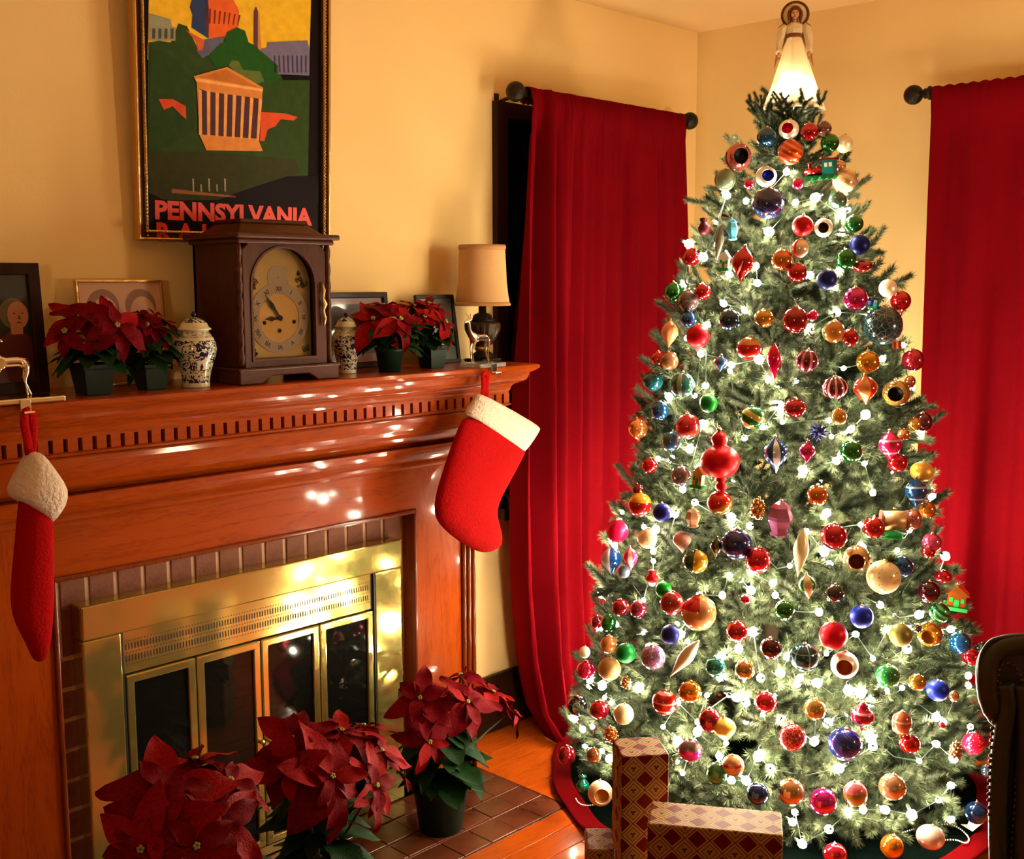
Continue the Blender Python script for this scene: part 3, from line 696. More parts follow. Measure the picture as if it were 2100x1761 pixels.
m_.add(n0 + n1, [(0, 1, 5, 4), (1, 2, 6, 5), (2, 3, 7, 6), (3, 0, 4, 7), (4, 5, 6, 7), (3, 2, 1, 0)]).box((-hw + .03, .035, ct - .006), (hw - .03, dep - .06, ct + .004)).build('bonnet', M['walnutx'], ck, bevel=.003)
# ------------------------------------------------------------------ ginger jars
def blue_white():
    m = mat('blue_white_glaze', '#cfc9a8', rough=.12, coat=.5); nt = m.node_tree; b = nt.nodes['Principled BSDF']; L = nt.links.new
    tc = node(nt, 'ShaderNodeTexCoord'); n = node(nt, 'ShaderNodeTexNoise'); n.inputs['Scale'].default_value = 34; n.inputs['Detail'].default_value = 2; n.inputs['Distortion'].default_value = 2.6
    v = node(nt, 'ShaderNodeTexVoronoi'); v.inputs['Scale'].default_value = 30
    sx = node(nt, 'ShaderNodeSeparateXYZ')
    L(tc.outputs['Object'], n.inputs['Vector']); L(tc.outputs['Object'], v.inputs['Vector']); L(tc.outputs['Object'], sx.inputs[0])
    a = node(nt, 'ShaderNodeMath', operation='SUBTRACT'); a.inputs[1].default_value = .5; L(n.outputs[0], a.inputs[0])
    ab = node(nt, 'ShaderNodeMath', operation='ABSOLUTE'); L(a.outputs[0], ab.inputs[0])
    lt_ = node(nt, 'ShaderNodeMath', operation='LESS_THAN'); lt_.inputs[1].default_value = .055; L(ab.outputs[0], lt_.inputs[0])
    l2 = node(nt, 'ShaderNodeMath', operation='LESS_THAN'); l2.inputs[1].default_value = .27; L(v.outputs['Distance'], l2.inputs[0])
    mx = node(nt, 'ShaderNodeMath', operation='MAXIMUM'); L(lt_.outputs[0], mx.inputs[0]); L(l2.outputs[0], mx.inputs[1])
    zr_ = node(nt, 'ShaderNodeValToRGB'); zr_.color_ramp.interpolation = 'CONSTANT'; e = zr_.color_ramp.elements   # bands, by height
    e[0].position = 0; e[0].color = (0, 0, 0, 1); e[1].position = .06; e[1].color = (1, 1, 1, 1)
    for p_, cval in ((.165, 0), (.19, 1), (.62, 0), (.655, .6), (.735, 0), (.85, 1), (.945, 0)):
        k = e.new(p_); k.color = (cval, cval, cval, 1)
    hm = node(nt, 'ShaderNodeMath', operation='DIVIDE'); hm.inputs[1].default_value = .20; L(sx.outputs[2], hm.inputs[0]); L(hm.outputs[0], zr_.inputs[0])
    mu = node(nt, 'ShaderNodeMath', operation='MULTIPLY'); L(mx.outputs[0], mu.inputs[0]); L(zr_.outputs[0], mu.inputs[1])
    mix = node(nt, 'ShaderNodeMix', data_type='RGBA'); mix.inputs['A'].default_value = srgb('#c9c4a2'); mix.inputs['B'].default_value = srgb('#11173f'); L(mu.outputs[0], mix.inputs['Factor']); L(mix.outputs['Result'], b.inputs['Base Color'])
    return m
M['bluewhite'] = blue_white()
navy = mat('navy_glaze', '#12142c', rough=.2)
def jar(px, pyb, pyt, pw, Y, label):
    b = P(px, pyb, Y=Y); h = P(px, pyt, Y=Y).z - ZSH; k = h / .20
    wr = pw / 2 / F * (Y * AY.z * 0 + (P(px, 700, Y=Y) - EYE).length * .96)
    t = thing('ginger_jar', (b.x, Y, ZSH), label, 'jar', 'blue and white ginger jars beside the clock')
    t.scale = (k, k, k); r = wr / k
    prof_ = [(.0, 0), (r * .62, 0), (r * .64, .004), (r * .62, .010), (r * .66, .03), (r * .80, .06), (r * .96, .085), (r, .10), (r * .97, .115), (r * .86, .130), (r * .70, .142), (r * .66, .145), (r * .66, .150)]
    MB().lathe(prof_, 40).build('body', M['bluewhite'], t)
    lp = [(r * .70, .150), (r * .78, .152), (r * .78, .155), (r * .68, .158), (r * .60, .168), (r * .42, .178), (r * .16, .184), (.0, .185)]
    MB().lathe(lp, 32).build('lid', M['bluewhite'], t)
    MB().lathe([(.004, .183), (.0035, .186), (.0075, .190), (.007, .195), (.002, .2), (0, .2)], 16).build('knob', navy, t)
jar(403, 797, 638, 88, 2.37, 'blue and white ginger jar left of the walnut clock')
jar(712, 773, 640, 64, 2.43, 'blue and white ginger jar right of the walnut clock')
# ------------------------------------------------------------------ table lamp on the mantel
q = P(990, 738, Y=2.47); tl = thing('table_lamp', (q.x, 2.47, ZSH), 'unlit table lamp with tan shade and fluted bronze urn base on mantel', 'lamp')
def zl(py): return P(990, py, Y=2.47).z - ZSH
uk = .046
m_ = MB(); m_.box((-.040, -.040, 0), (.040, .040, .010)).lathe([(.034, .010), (.036, .018), (.030, .024), (.020, .032)], 24)
m_.build('base', M['iron'], tl, bevel=.002)
zt = zl(634)
MB().lathe([(.020, .030), (.026, .040), (.022, .048)], 24).build('gilt_collar', M['brassm'], tl)
MB().lathe([(.020, .046), (.030, .056), (.042, .075), (.052, zl(676)), (.053, zl(665)), (.050, zl(661)), (.036, zl(658))], 48, wob=lambda a, z: 1 + .05 * math.cos(a * 16)).build('fluted_urn', mat('antique_bronze', '#3c2e22', rough=.35, metal=.6), tl)
MB().lathe([(.038, zl(659)), (.038, zl(655)), (.030, zl(652)), (.028, zl(646)), (.020, zl(643)), (.012, zl(641)), (.012, zl(600))], 24).build('neck', M['iron'], tl)
d_ = (P(990, 600, Y=2.47) - EYE).length * .97
r0, r1 = 47 / F * d_, 57 / F * d_
zs0, zs1 = zl(626), zl(503)
m_ = MB(); pts = [(r1, zs0), (r1 * .93, zs0 + .035), (r1 * .88, zs0 + .07), (r0 * 1.01, zs1 - .02), (r0, zs1)]
m_.lathe(pts, 40, close=False).build('shade', M['shade'], tl, solid=.003)
MB().lathe([(r1 + .001, zs0), (r1 + .003, zs0 + .003), (r1 * .985, zs0 + .010)], 40, close=False).lathe([(r0 * 1.005, zs1 - .014), (r0 + .003, zs1 - .006), (r0 + .001, zs1 + .001)], 40, close=False).build('shade_trim', mat('tan_trim', '#b08050', rough=.9), tl, solid=.003)
MB().tube([(-r0, 0, zs1 - .01), (r0, 0, zs1 - .01)], .0015, 6).tube([(0, -r0, zs1 - .01), (0, r0, zs1 - .01)], .0015, 6).tube([(0, 0, zt), (0, 0, zs1)], .003, 6).build('harp', M['brassm'], tl)
# ------------------------------------------------------------------ pictures standing on the mantel
def standing_frame(name, x, z0, wd, ht, Y, lean, fwd, depth, fm, label, cat='picture frame', rz=0):
    t = thing(name, (x, Y, z0), label, cat, rot=(-lean, 0, rz))
    h = wd / 2
    MB().plate(rect(-h, 0, h, ht), rect(-h + fwd, fwd, h - fwd, ht - fwd), 0, depth).build('frame', fm, t, bevel=.002)
    MB().box((-h + fwd * .8, depth * .45, fwd * .8), (h - fwd * .8, depth * .8, ht - fwd * .8)).build('backing', M['black'], t)
    return t, h
def flatpoly(t, name, pts, m, y, fn=None):
    if fn: pts = [(max(-fn, min(fn, x)), z) for x, z in pts]
    n = len(pts); MB().add([(x, y, z) for x, z in pts], [tuple(range(n))]).build(name, m, t)
def ell(cx, cz, rx, rz, n=20, a0=0, a1=2 * PI): return [(cx + rx * math.cos(a0 + (a1 - a0) * k / n), cz + rz * math.sin(a0 + (a1 - a0) * k / n)) for k in range(n)]
fr0, fr1 = P(-80, 640, Y=2.50).x, P(95, 640, Y=2.50).x; ftop = P(90, 538, Y=2.52).z - ZSH
t, h = standing_frame('framed_portrait', (fr0 + fr1) / 2, ZSH, fr1 - fr0, ftop, 2.50, math.radians(5), .026, .02, M['darkwood'], 'dark-framed portrait of a grey-haired person in a red sweater on the mantel', 'portrait')
def pp(px, py, Y=2.51): q = P(px, py, Y=Y); return (q.x - (fr0 + fr1) / 2, (q.z - ZSH))
bg = mat('portrait_dark_green', '#14190f', rough=.4, coat=.3); flatpoly(t, 'print', rect(-h + .026, .026, h - .026, ftop - .026), bg, .0085)
hx, hz = pp(38, 645)
swm = mat('portrait_red_sweater', '#4a0d0a', rough=.5); skm = mat('portrait_skin', '#a86a48', rough=.5); hrm = mat('portrait_hair', '#5a4e34', rough=.5); dkm = mat('portrait_line', '#5a2a1c', rough=.5)
xx0 = hx - .06; xx1 = hx + .085
flatpoly(t, 'sweater_print', [(hx - .08, .03), (hx + .09, .03), (hx + .075, hz - .075), (hx + .045, hz - .05), (hx + .012, hz - .036), (hx - .02, hz - .036), (hx - .05, hz - .055), (hx - .075, hz - .08)], swm, .0082, h - .027)
flatpoly(t, 'hair_print', ell(hx - .006, hz + .004, .030, .034), hrm, .0080); flatpoly(t, 'neck_print', rect(hx - .014, hz - .042, hx + .012, hz - .01), skm, .0079)
flatpoly(t, 'face_print', ell(hx + .004, hz, .023, .030), skm, .0078)
for ex in (-.004, .014): flatpoly(t, 'eye_print', ell(hx + ex, hz + .004, .0032, .0015, 8), dkm, .0076)
flatpoly(t, 'nose_print', [(hx + .006, hz + .002), (hx + .010, hz - .009), (hx + .003, hz - .009)], dkm, .0076); flatpoly(t, 'mouth_print', ell(hx + .005, hz - .016, .006, .0018, 8), dkm, .0076)
# pale double portrait behind the small poinsettias
g0, g1 = P(166, 640, Y=2.53).x, P(345, 640, Y=2.53).x; gt = P(250, 572, Y=2.55).z - ZSH
t, h = standing_frame('framed_photograph', (g0 + g1) / 2, ZSH, g1 - g0, gt, 2.53, math.radians(5), .007, .012, M['gold'], 'thin gold frame with a faded photograph of two heads behind the left poinsettias', 'photograph')
flatpoly(t, 'print', rect(-h + .007, .007, h - .007, gt - .007), mat('faded_print', '#c69a7c', rough=.4, coat=.4), .0052)
f1 = mat('faded_shadow', '#8c6656', rough=.5); f2 = mat('faded_face', '#cda184', rough=.5)
for cx in (-.045, .05):
    flatpoly(t, 'hair_print', ell(cx, gt - .062, .040, .040), f1, .0050); flatpoly(t, 'face_print', ell(cx + .004, gt - .082, .032, .042), f2, .0048)
    for ex in (-.010, .016): flatpoly(t, 'eye_print', ell(cx + ex, gt - .078, .005, .002, 8), f1, .0046)
    flatpoly(t, 'nose_print', [(cx + .004, gt - .080), (cx + .009, gt - .094), (cx + .001, gt - .094)], f1, .0046); flatpoly(t, 'mouth_print', ell(cx + .004, gt - .104, .010, .002, 8), f1, .0046)
# wide brown frame right of the clock
k0, k1 = P(640, 650, Y=2.55).x, P(800, 650, Y=2.55).x; kt = P(700, 599, Y=2.56).z - ZSH
t, h = standing_frame('framed_picture', (k0 + k1) / 2, ZSH, k1 - k0, kt, 2.545, math.radians(4), .016, .016, M['darkwood'], 'wide brown framed picture standing behind the right ginger jar', 'picture')
flatpoly(t, 'print', rect(-h + .016, .016, h - .016, kt - .016), mat('rust_mat', '#7a3a22', rough=.4, coat=.4), .0070)
flatpoly(t, 'inner_print', rect(-h + .04, .04, h - .04, kt - .032), mat('maroon_print', '#3c1a16', rough=.4, coat=.4), .0068)
k0, k1 = P(868, 660, Y=2.50).x, P(946, 660, Y=2.50).x; kt = P(900, 602, Y=2.52).z - ZSH
t, h = standing_frame('photo_frame', (k0 + k1) / 2 , ZSH, k1 - k0, kt, 2.50, math.radians(9), .012, .012, M['black'], 'black photo frame leaning behind the right-hand poinsettia near the lamp', 'photo frame')
flatpoly(t, 'print', rect(-h + .012, .012, h - .012, kt - .012), mat('grey_print', '#4a4a42', rough=.3, coat=.4), .0052)
flatpoly(t, 'figure_print', ell(0, kt * .3, .025, .03), mat('print_pale', '#9a9a8a', rough=.4), .0050)
# ------------------------------------------------------------------ poinsettias
def leaf_mesh(name, m, seed, wav, droop, wid, lobes=0):
    """unit leaf along +X, upper side +Z"""
    rnd = random.Random(seed); nx, ny = 9, 4; vs_ = []; p0 = rnd.uniform(0, 6)
    for i in range(nx + 1):
        t = i / nx; wd = wid * (math.sin(PI * t ** .85) ** .8) * (1 - .25 * t) + .004 + lobes * .06 * abs(math.sin(t * PI * 3)) * (1 - t)
        for j in range(-ny // 2, ny // 2 + 1):
            s = j / (ny // 2)
            z = -droop * t * t + .10 * abs(s) * wd * 3 * .6 + wav * math.sin(p0 + t * 9 + s * 2) * abs(s) * .5
            if j == 0: z -= .012
            vs_.append((t * (1 - droop * .25 * t), s * wd, z))
    fs = [(i * (ny + 1) + j, i * (ny + 1) + j + 1, (i + 1) * (ny + 1) + j + 1, (i + 1) * (ny + 1) + j) for i in range(nx) for j in range(ny)]
    mb = MB(); mb.add([(x, y, z) for x, y, z in vs_], [f[::-1] for f in fs], 0, True); return mb.mesh(name, m)
M['bract2'] = mat('bright_red_bract', (.21, .0022, .003), rough=.55, var=.25, vscale=18, bump=.3, bscale=30, spec=.06)
bracts = [leaf_mesh('bract', M['bract2'] if k % 3 == 0 else M['bract'], k, .07 + .03 * (k % 3), (.08, .25, .45, .02, .32, .15)[k], (.26, .30, .24, .28, .33, .27)[k]) for k in range(6)]
leaves = [leaf_mesh('leaf', M['leaf'], 20 + k, .05, (.2, .45, .1)[k], (.30, .26, .34)[k], 1) for k in range(3)]
def orient(x_axis, up):
    x = Vector(x_axis).normalized(); z = (Vector(up) - x * x.dot(Vector(up))).normalized(); y = z.cross(x)
    return Matrix((x, y, z)).transposed()
def leaf_obj(nm, me, parent, p, direction, up, ln):
    m = orient(direction, up).to_4x4(); m.translation = p
    o = D.objects.new(nm, me); C.objects.link(o); o.parent = parent; o.matrix_local = m @ Matrix.Scale(ln, 4); return o
M['floret'] = mat('yellow_green_floret', '#8a8a3a', rough=.6)
def poinsettia(base, pot_r, pot_h, heads, nleaf, leaf_len, spread, label, group, seed, square=False, foil=False):
    rnd = random.Random(seed); t = thing('poinsettia', base, label, 'poinsettia', group); b = Vector(base)
    seg = 4 if square else 28
    m = MB(); pf = [(pot_r * .74, 0), (pot_r * .94, pot_h * .84), (pot_r, pot_h * .85), (pot_r * 1.04, pot_h), (pot_r * .96, pot_h), (pot_r * .9, pot_h * .9), (0, pot_h * .9)]
    if square: pf = [(r * 1.28, z) for r, z in pf]
    m.lathe(pf, seg, smooth=not square); o = m.build('pot', M['greenpot'], t, bevel=.002 if square else 0)
    if square: o.rotation_euler.z = PI / 4
    MB().lathe([(pot_r * .9, pot_h * .9), (pot_r * .5, pot_h * .93), (0, pot_h * .94)], 16).build('soil', M['stem'], t)
    st = MB()
    for hx, hy, hz, sz, (nx, ny, nz) in heads:
        hp_ = Vector((hx, hy, hz)) - b
        st.tube([(rnd.uniform(-.2, .2) * pot_r, rnd.uniform(-.2, .2) * pot_r, pot_h * .85), Vector((hp_.x * .4, hp_.y * .4, pot_h + (hp_.z - pot_h) * .5)), hp_ - Vector((nx, ny, nz)) * .004], .0035, 6)
        n = Vector((nx, ny, nz)).normalized(); u = n.orthogonal().normalized(); v = n.cross(u)
        nb = rnd.choice((5, 6)); off = rnd.uniform(0, 6)
        for ring, (cnt, ln, el) in enumerate(((nb, 1.1, -.10), (3, .66, .35))):
            for k in range(cnt):
                a = off + 2 * PI * (k + .5 * ring) / cnt + rnd.uniform(-.22, .22)
                d = u * math.cos(a) + v * math.sin(a) + n * (el + rnd.uniform(-.16, .16))
                leaf_obj('bract', rnd.choice(bracts), t, hp_ + d.normalized() * .004, d, n + Vector((rnd.uniform(-.25, .25), rnd.uniform(-.25, .25), 0)), sz * ln * rnd.uniform(.82, 1.12))
        fm = MB()
        for k in range(5): fm.ball(hp_ + n * .006 + (u * math.cos(k * 1.3) + v * math.sin(k * 1.3)) * .004, .0032, 6, 4)
        fm.build('flower_centre', M['floret'], t)
    st.build('stems', M['stem'], t)
    for k in range(nleaf):
        a = rnd.uniform(0, 2 * PI); zz = pot_h + rnd.uniform(.15, .85) * (sum(h[2] for h in heads) / len(heads) - b.z - pot_h)
        d = Vector((math.cos(a), math.sin(a), rnd.uniform(-.45, .15)))
        leaf_obj('leaf', rnd.choice(leaves), t, Vector((math.cos(a), math.sin(a), 0)) * spread * rnd.uniform(.1, .35) + Vector((0, 0, zz)), d, (0, 0, 1), leaf_len * rnd.uniform(.75, 1.15))
    return t
def H(px, py, Y, sz, n=(0, -.5, 1)): q = P(px, py, Y=Y); return (q.x, q.y, q.z, sz, n)
gs = 'poinsettias in green pots on the mantel shelf'; gh = 'large poinsettias on the hearth'
def potpos(px, py, Y=None, Z=None): return P(px, py, Y=Y) if Y else P(px, py, Z=Z)
b = P(193, 817, Y=2.385)
poinsettia((b.x, 2.385, ZSH), .042, P(193, 745, Y=2.385).z - ZSH, [H(165, 650, 2.38, .088, (-.3, -.5, 1)), H(238, 668, 2.33, .086, (.1, -1, .6)), H(215, 640, 2.42, .06, (.2, -.3, 1)), H(135, 680, 2.36, .055, (-.8, -.6, .5))], 30, .085, .05, 'larger potted red poinsettia on mantel beside the dark-framed portrait', gs, 5, square=True)
b = P(312, 806, Y=2.40)
poinsettia((b.x, 2.40, ZSH), .036, P(312, 745, Y=2.40).z - ZSH, [H(300, 668, 2.38, .070, (-.2, -.7, .8)), H(325, 655, 2.42, .06, (.4, -.3, 1)), H(278, 650, 2.40, .045, (-.5, -.2, 1))], 28, .08, .045, 'smaller potted red poinsettia on mantel next to the left ginger jar', gs, 6, square=True)
b = P(800, 778, Y=2.38)
poinsettia((b.x, 2.38, ZSH), .040, P(800, 712, Y=2.38).z - ZSH, [H(765, 655, 2.38, .092, (-.5, -.7, .8)), H(820, 655, 2.34, .095, (.1, -.9, .8)), H(850, 630, 2.42, .078, (.3, -.2, 1)), H(785, 628, 2.43, .074, (-.1, -.1, 1))], 34, .095, .05, 'potted red poinsettia on mantel just right of the right ginger jar', gs, 7)
b = P(886, 762, Y=2.40)
poinsettia((b.x, 2.40, ZSH), .036, P(886, 708, Y=2.40).z - ZSH, [H(880, 625, 2.42, .075, (0, -.4, 1)), H(912, 660, 2.36, .078, (.5, -.8, .6)), H(870, 650, 2.36, .05, (-.3, -.8, .7))], 24, .075, .045, 'potted red poinsettia on mantel nearest the small table lamp', gs, 8, square=True)
# hearth: C right, B middle, A left front
b = P(935, 1712, Z=0); yc = b.y + .06
poinsettia((b.x, yc, .0015), .080, .135, [H(958, 1440, yc - .05, .115, (.1, -.8, .9)), H(862, 1432, yc, .11, (-.6, -.5, .8)), H(1010, 1420, yc + .02, .10, (.5, -.3, 1)), H(1048, 1455, yc, .08, (.9, -.4, .6)), H(880, 1520, yc - .06, .10, (-.3, -1, .2)), H(945, 1385, yc + .08, .07, (0, .3, 1))], 46, .13, .10, 'red poinsettia in green pot at the right end of the hearth', gh, 11)
yb = yc - .20; bx = P(665, 1700, Y=yb).x
poinsettia((bx, yb, .0015), .080, .13, [H(680, 1592, yb - .10, .125, (0, -1, .7)), H(600, 1515, yb, .10, (-.6, -.3, .9)), H(700, 1500, yb + .02, .115, (.1, -.2, 1)), H(780, 1540, yb, .11, (.5, -.5, .9)), H(770, 1610, yb - .08, .10, (.4, -1, .4)), H(590, 1580, yb - .06, .10, (-.8, -.7, .5)), H(745, 1490, yb + .07, .07, (.2, .2, 1))], 46, .13, .10, 'red poinsettia in the middle of the hearth before the glass doors', gh, 12)
ya = yb - .28; ax_ = P(400, 1760, Y=ya).x
poinsettia((ax_, ya, .002), .085, .14, [H(340, 1622, ya - .02, .105, (-.3, -.6, 1)), H(470, 1602, ya, .10, (.4, -.4, 1)), H(318, 1702, ya - .08, .10, (-.6, -1, .6)), H(460, 1692, ya - .10, .11, (.3, -1, .7)), H(400, 1560, ya + .08, .09, (0, .1, 1)), H(400, 1735, ya - .12, .11, (0, -1, .5)), H(290, 1740, ya - .08, .09, (-.7, -.8, .4))], 42, .13, .11, 'red poinsettia at the left front of the hearth nearest the camera', gh, 13)
# ------------------------------------------------------------------ stockings and holders
def ribbon_body(name, sec, m, parent, seg=28, jit=0):
    """sec: list of (centre, half-width vector, half-thickness vector)"""
    mb = MB(); vs_ = []; n = len(sec); rnd = random.Random(5)
    for c, a, b in sec:
        c, a, b = Vector(c), Vector(a), Vector(b)
        for k in range(seg):
            t = 2 * PI * k / seg; ca, sa = math.cos(t), math.sin(t)
            p = c + a * (abs(ca) ** .75 * (1 if ca >= 0 else -1)) + b * (abs(sa) ** .9 * (1 if sa >= 0 else -1))
            if jit: p += Vector((rnd.uniform(-jit, jit), rnd.uniform(-jit, jit), rnd.uniform(-jit, jit)))
            vs_.append(p)
    fs = [(i * seg + k, i * seg + (k + 1) % seg, (i + 1) * seg + (k + 1) % seg, (i + 1) * seg + k) for i in range(n - 1) for k in range(seg)]
    fs += [tuple(range(seg))[::-1], tuple((n - 1) * seg + k for k in range(seg))]
    mb.add(vs_, fs, 0, True); return mb.build(name, m, parent, sub=1)
def stocking(secs, cuff, loop, Y, th, label, org_, wv=None):
    t = thing('christmas_stocking', org_, label, 'stocking', 'red stockings hanging from the mantel'); o = Vector(org_)
    def S(l, r, k, dy=0):
        a, b = P(*l, Y=Y + dy), P(*r, Y=Y + dy); return ((a + b) / 2 - o, (b - a) / 2, Vector((0, th * k, 0)))
    ribbon_body('stocking_body', [S(*s) for s in secs], M['plush'], t)
    ribbon_body('cuff', [S(*s) for s in cuff], M['fur'], t, jit=.0008)
    MB().tube([P(*p[:2], Y=Y + p[2]) - o for p in loop], .009, 8, flat=.35, side=(0, 1, 0)).build('hanging_loop', M['plush'], t)
    return t
YS = FY - .160
sR = [((955, 845), (1085, 905), .9), ((945, 868), (1075, 930), 1), ((925, 920), (1050, 975), 1.1), ((908, 975), (1025, 1018), 1.15), ((895, 1020), (1014, 1048), 1.15), ((893, 1050), (1020, 1072), 1.2), ((900, 1072), (1027, 1095), 1.15), ((925, 1097), (1028, 1110), 1.0), ((955, 1118), (1022, 1122), .8), ((975, 1128), (1008, 1129), .5), ((985, 1132), (1000, 1132), .2)]
cR = [((983, 807), (1104, 876), .55), ((979, 806), (1107, 879), 1.0), ((972, 818), (1100, 890), 1.25), ((960, 838), (1083, 915), 1.25), ((953, 848), (1070, 930), 1.15), ((958, 850), (1066, 926), .8)]
q = P(994, 765, Y=YS)
stocking(sR, cR, [(990, 812, 0), (992, 790, 0), (991, 768, .0), (995, 764, .008), (1000, 768, .016), (998, 790, .012), (998, 815, .01)], YS, .030, 'plump red stocking with white cuff at the right end of the mantel', q)
sL = [((42, 1015), (92, 1020), .8), ((42, 1035), (104, 1060), 1), ((38, 1080), (104, 1085), 1.1), ((34, 1130), (104, 1130), 1.15), ((28, 1180), (106, 1180), 1.15), ((25, 1230), (106, 1235), 1.1), ((28, 1265), (104, 1275), 1), ((42, 1295), (101, 1305), .9), ((58, 1325), (97, 1330), .7), ((66, 1348), (92, 1346), .5), ((74, 1357), (85, 1356), .2)]
cL = [((62, 926), (80, 926), .4), ((54, 932), (92, 938), .9), ((42, 958), (112, 968), 1.3), ((24, 990), (136, 1000), 1.6), ((18, 1012), (128, 1035), 1.6), ((28, 1022), (110, 1062), 1.3), ((50, 1028), (100, 1076), .9)]
q = P(62, 850, Y=YS + .01)
stocking(sL, cL, [(60, 932, 0), (56, 900, 0), (50, 870, 0), (50, 848, .0), (58, 842, .008), (68, 846, .016), (68, 880, .012), (66, 930, .01)], YS, .036, 'red stocking hung edge-on with crumpled white cuff at the left of the mantel', q)
def holder(px0, px1, py, Y, flip, label, m_base):
    a, b = P(px0, py, Y=Y), P(px1, py, Y=Y); cx = (a.x + b.x) / 2; wd = b.x - a.x
    t = thing('stocking_holder', (cx, Y, ZSH), label, 'stocking holder', 'metal reindeer stocking holders')
    h = wd / 2; yf = (FY - .142) - Y
    MB().box((-h, yf - .006, 0), (h, .03, .012)).build('base_bar', m_base, t, bevel=.003)
    MB().prism([(yf - .010, .010), (yf - .004, .010), (yf - .004, -.016), (yf - .016, -.022), (yf - .028, -.016), (yf - .026, -.012), (yf - .016, -.016), (yf - .010, -.012)], -.011, .011, 'x').build('hook', M['silver'], t, bevel=.001)
    return t, h
def deer(t, k, ht, s=1, rz=0):
    """slender standing reindeer figurine facing -X (s=1) built as one skin"""
    def Q(x, y, z): return (s * x * ht, y * ht, z * ht + .012)
    pts = [Q(.0, 0, .52), Q(-.20, 0, .53), Q(-.30, 0, .66), Q(-.33, 0, .82), Q(-.34, 0, .90), Q(-.46, 0, .86), Q(.18, 0, .54), Q(.22, 0, .56), Q(.26, 0, .50),
           Q(-.22, .05, .44), Q(-.24, .055, .24), Q(-.20, .055, .0), Q(-.20, -.05, .44), Q(-.30, -.055, .26), Q(-.24, -.055, .12) if k else Q(-.25, -.055, .0),
           Q(.22, .05, .42), Q(.19, .055, .26), Q(.30, .055, .0), Q(.22, -.05, .42), Q(.17, -.055, .24), Q(.20, -.055, .0),
           Q(-.31, .03, .97), Q(-.36, .07, 1.05), Q(-.31, -.03, .97), Q(-.36, -.07, 1.05), Q(-.28, .06, .92), Q(-.28, -.06, .92)]
    if k: pts[1:6] = [Q(-.18, 0, .53), Q(-.24, 0, .66), Q(-.26, 0, .82), Q(-.26, 0, .90), Q(-.12, 0, .85)]; pts[21:27] = [Q(-.29, .03, .97), Q(-.25, .07, 1.05), Q(-.29, -.03, .97), Q(-.25, -.07, 1.05), Q(-.30, .06, .92), Q(-.30, -.06, .92)]
    ed = [(0, 1), (1, 2), (2, 3), (3, 4), (4, 5), (0, 6), (6, 7), (7, 8), (1, 9), (9, 10), (10, 11), (1, 12), (12, 13), (13, 14), (6, 15), (15, 16), (16, 17), (6, 18), (18, 19), (19, 20), (4, 21), (21, 22), (4, 23), (23, 24), (4, 25), (4, 26)]
    rr = [.085, .085, .05, .035, .045, .018, .085, .02, .012, .032, .017, .016, .032, .017, .016, .038, .017, .016, .038, .017, .016, .012, .007, .012, .007, .010, .010]
    skinned('deer_figure', pts, ed, [r * ht for r in rr], M['silver'], t, 2)
t, h = holder(958, 1012, 758, 2.335, 1, 'silver reindeer stocking holder on clear base near the table lamp', mat('clear_acrylic', '#ffffff', rough=.05, trans=.85, ior=1.45))
deer(t, 0, P(968, 655, Y=2.335).z - P(968, 752, Y=2.335).z, 1)
t, h = holder(-60, 113, 826, 2.335, 1, 'silver reindeer stocking holder with shiny bar at the left of the mantel', M['silver'])
for c in t.children: pass
deer(t, 1, P(30, 688, Y=2.335).z - P(30, 822, Y=2.335).z, 1)
# ------------------------------------------------------------------ Christmas tree
TX, TY = 2.882, 1.718
prof_t = [(-.2, .60), (.05, .61), (.12, .63), (.17, .635), (.31, .605), (.60, .54), (.89, .475), (1.17, .41), (1.32, .375), (1.46, .34), (1.60, .29), (1.745, .228), (1.885, .162), (1.97, .11), (2.03, .05), (2.3, .02)]
def rt(z): return interp(prof_t, z)
tr = thing('christmas_tree', (TX, TY, 0), 'large frosted artificial Christmas tree with lights standing in the corner', 'Christmas tree')
MB().tube([(0, 0, .03), (0, 0, 1.0), (0, 0, 2.02)], [.022, .018, .008], 10).build('trunk', M['branchwood'], tr)
sm = MB()
for k in range(4):
    a = k * PI / 2 + .4; sm.tube([(math.cos(a) * .2, math.sin(a) * .2, .012), (math.cos(a) * .1, math.sin(a) * .1, .02), (0, 0, .12)], .012, 6)
sm.tube([(0, 0, .01), (0, 0, .16)], .03, 12); sm.build('stand', M['wire'], tr)
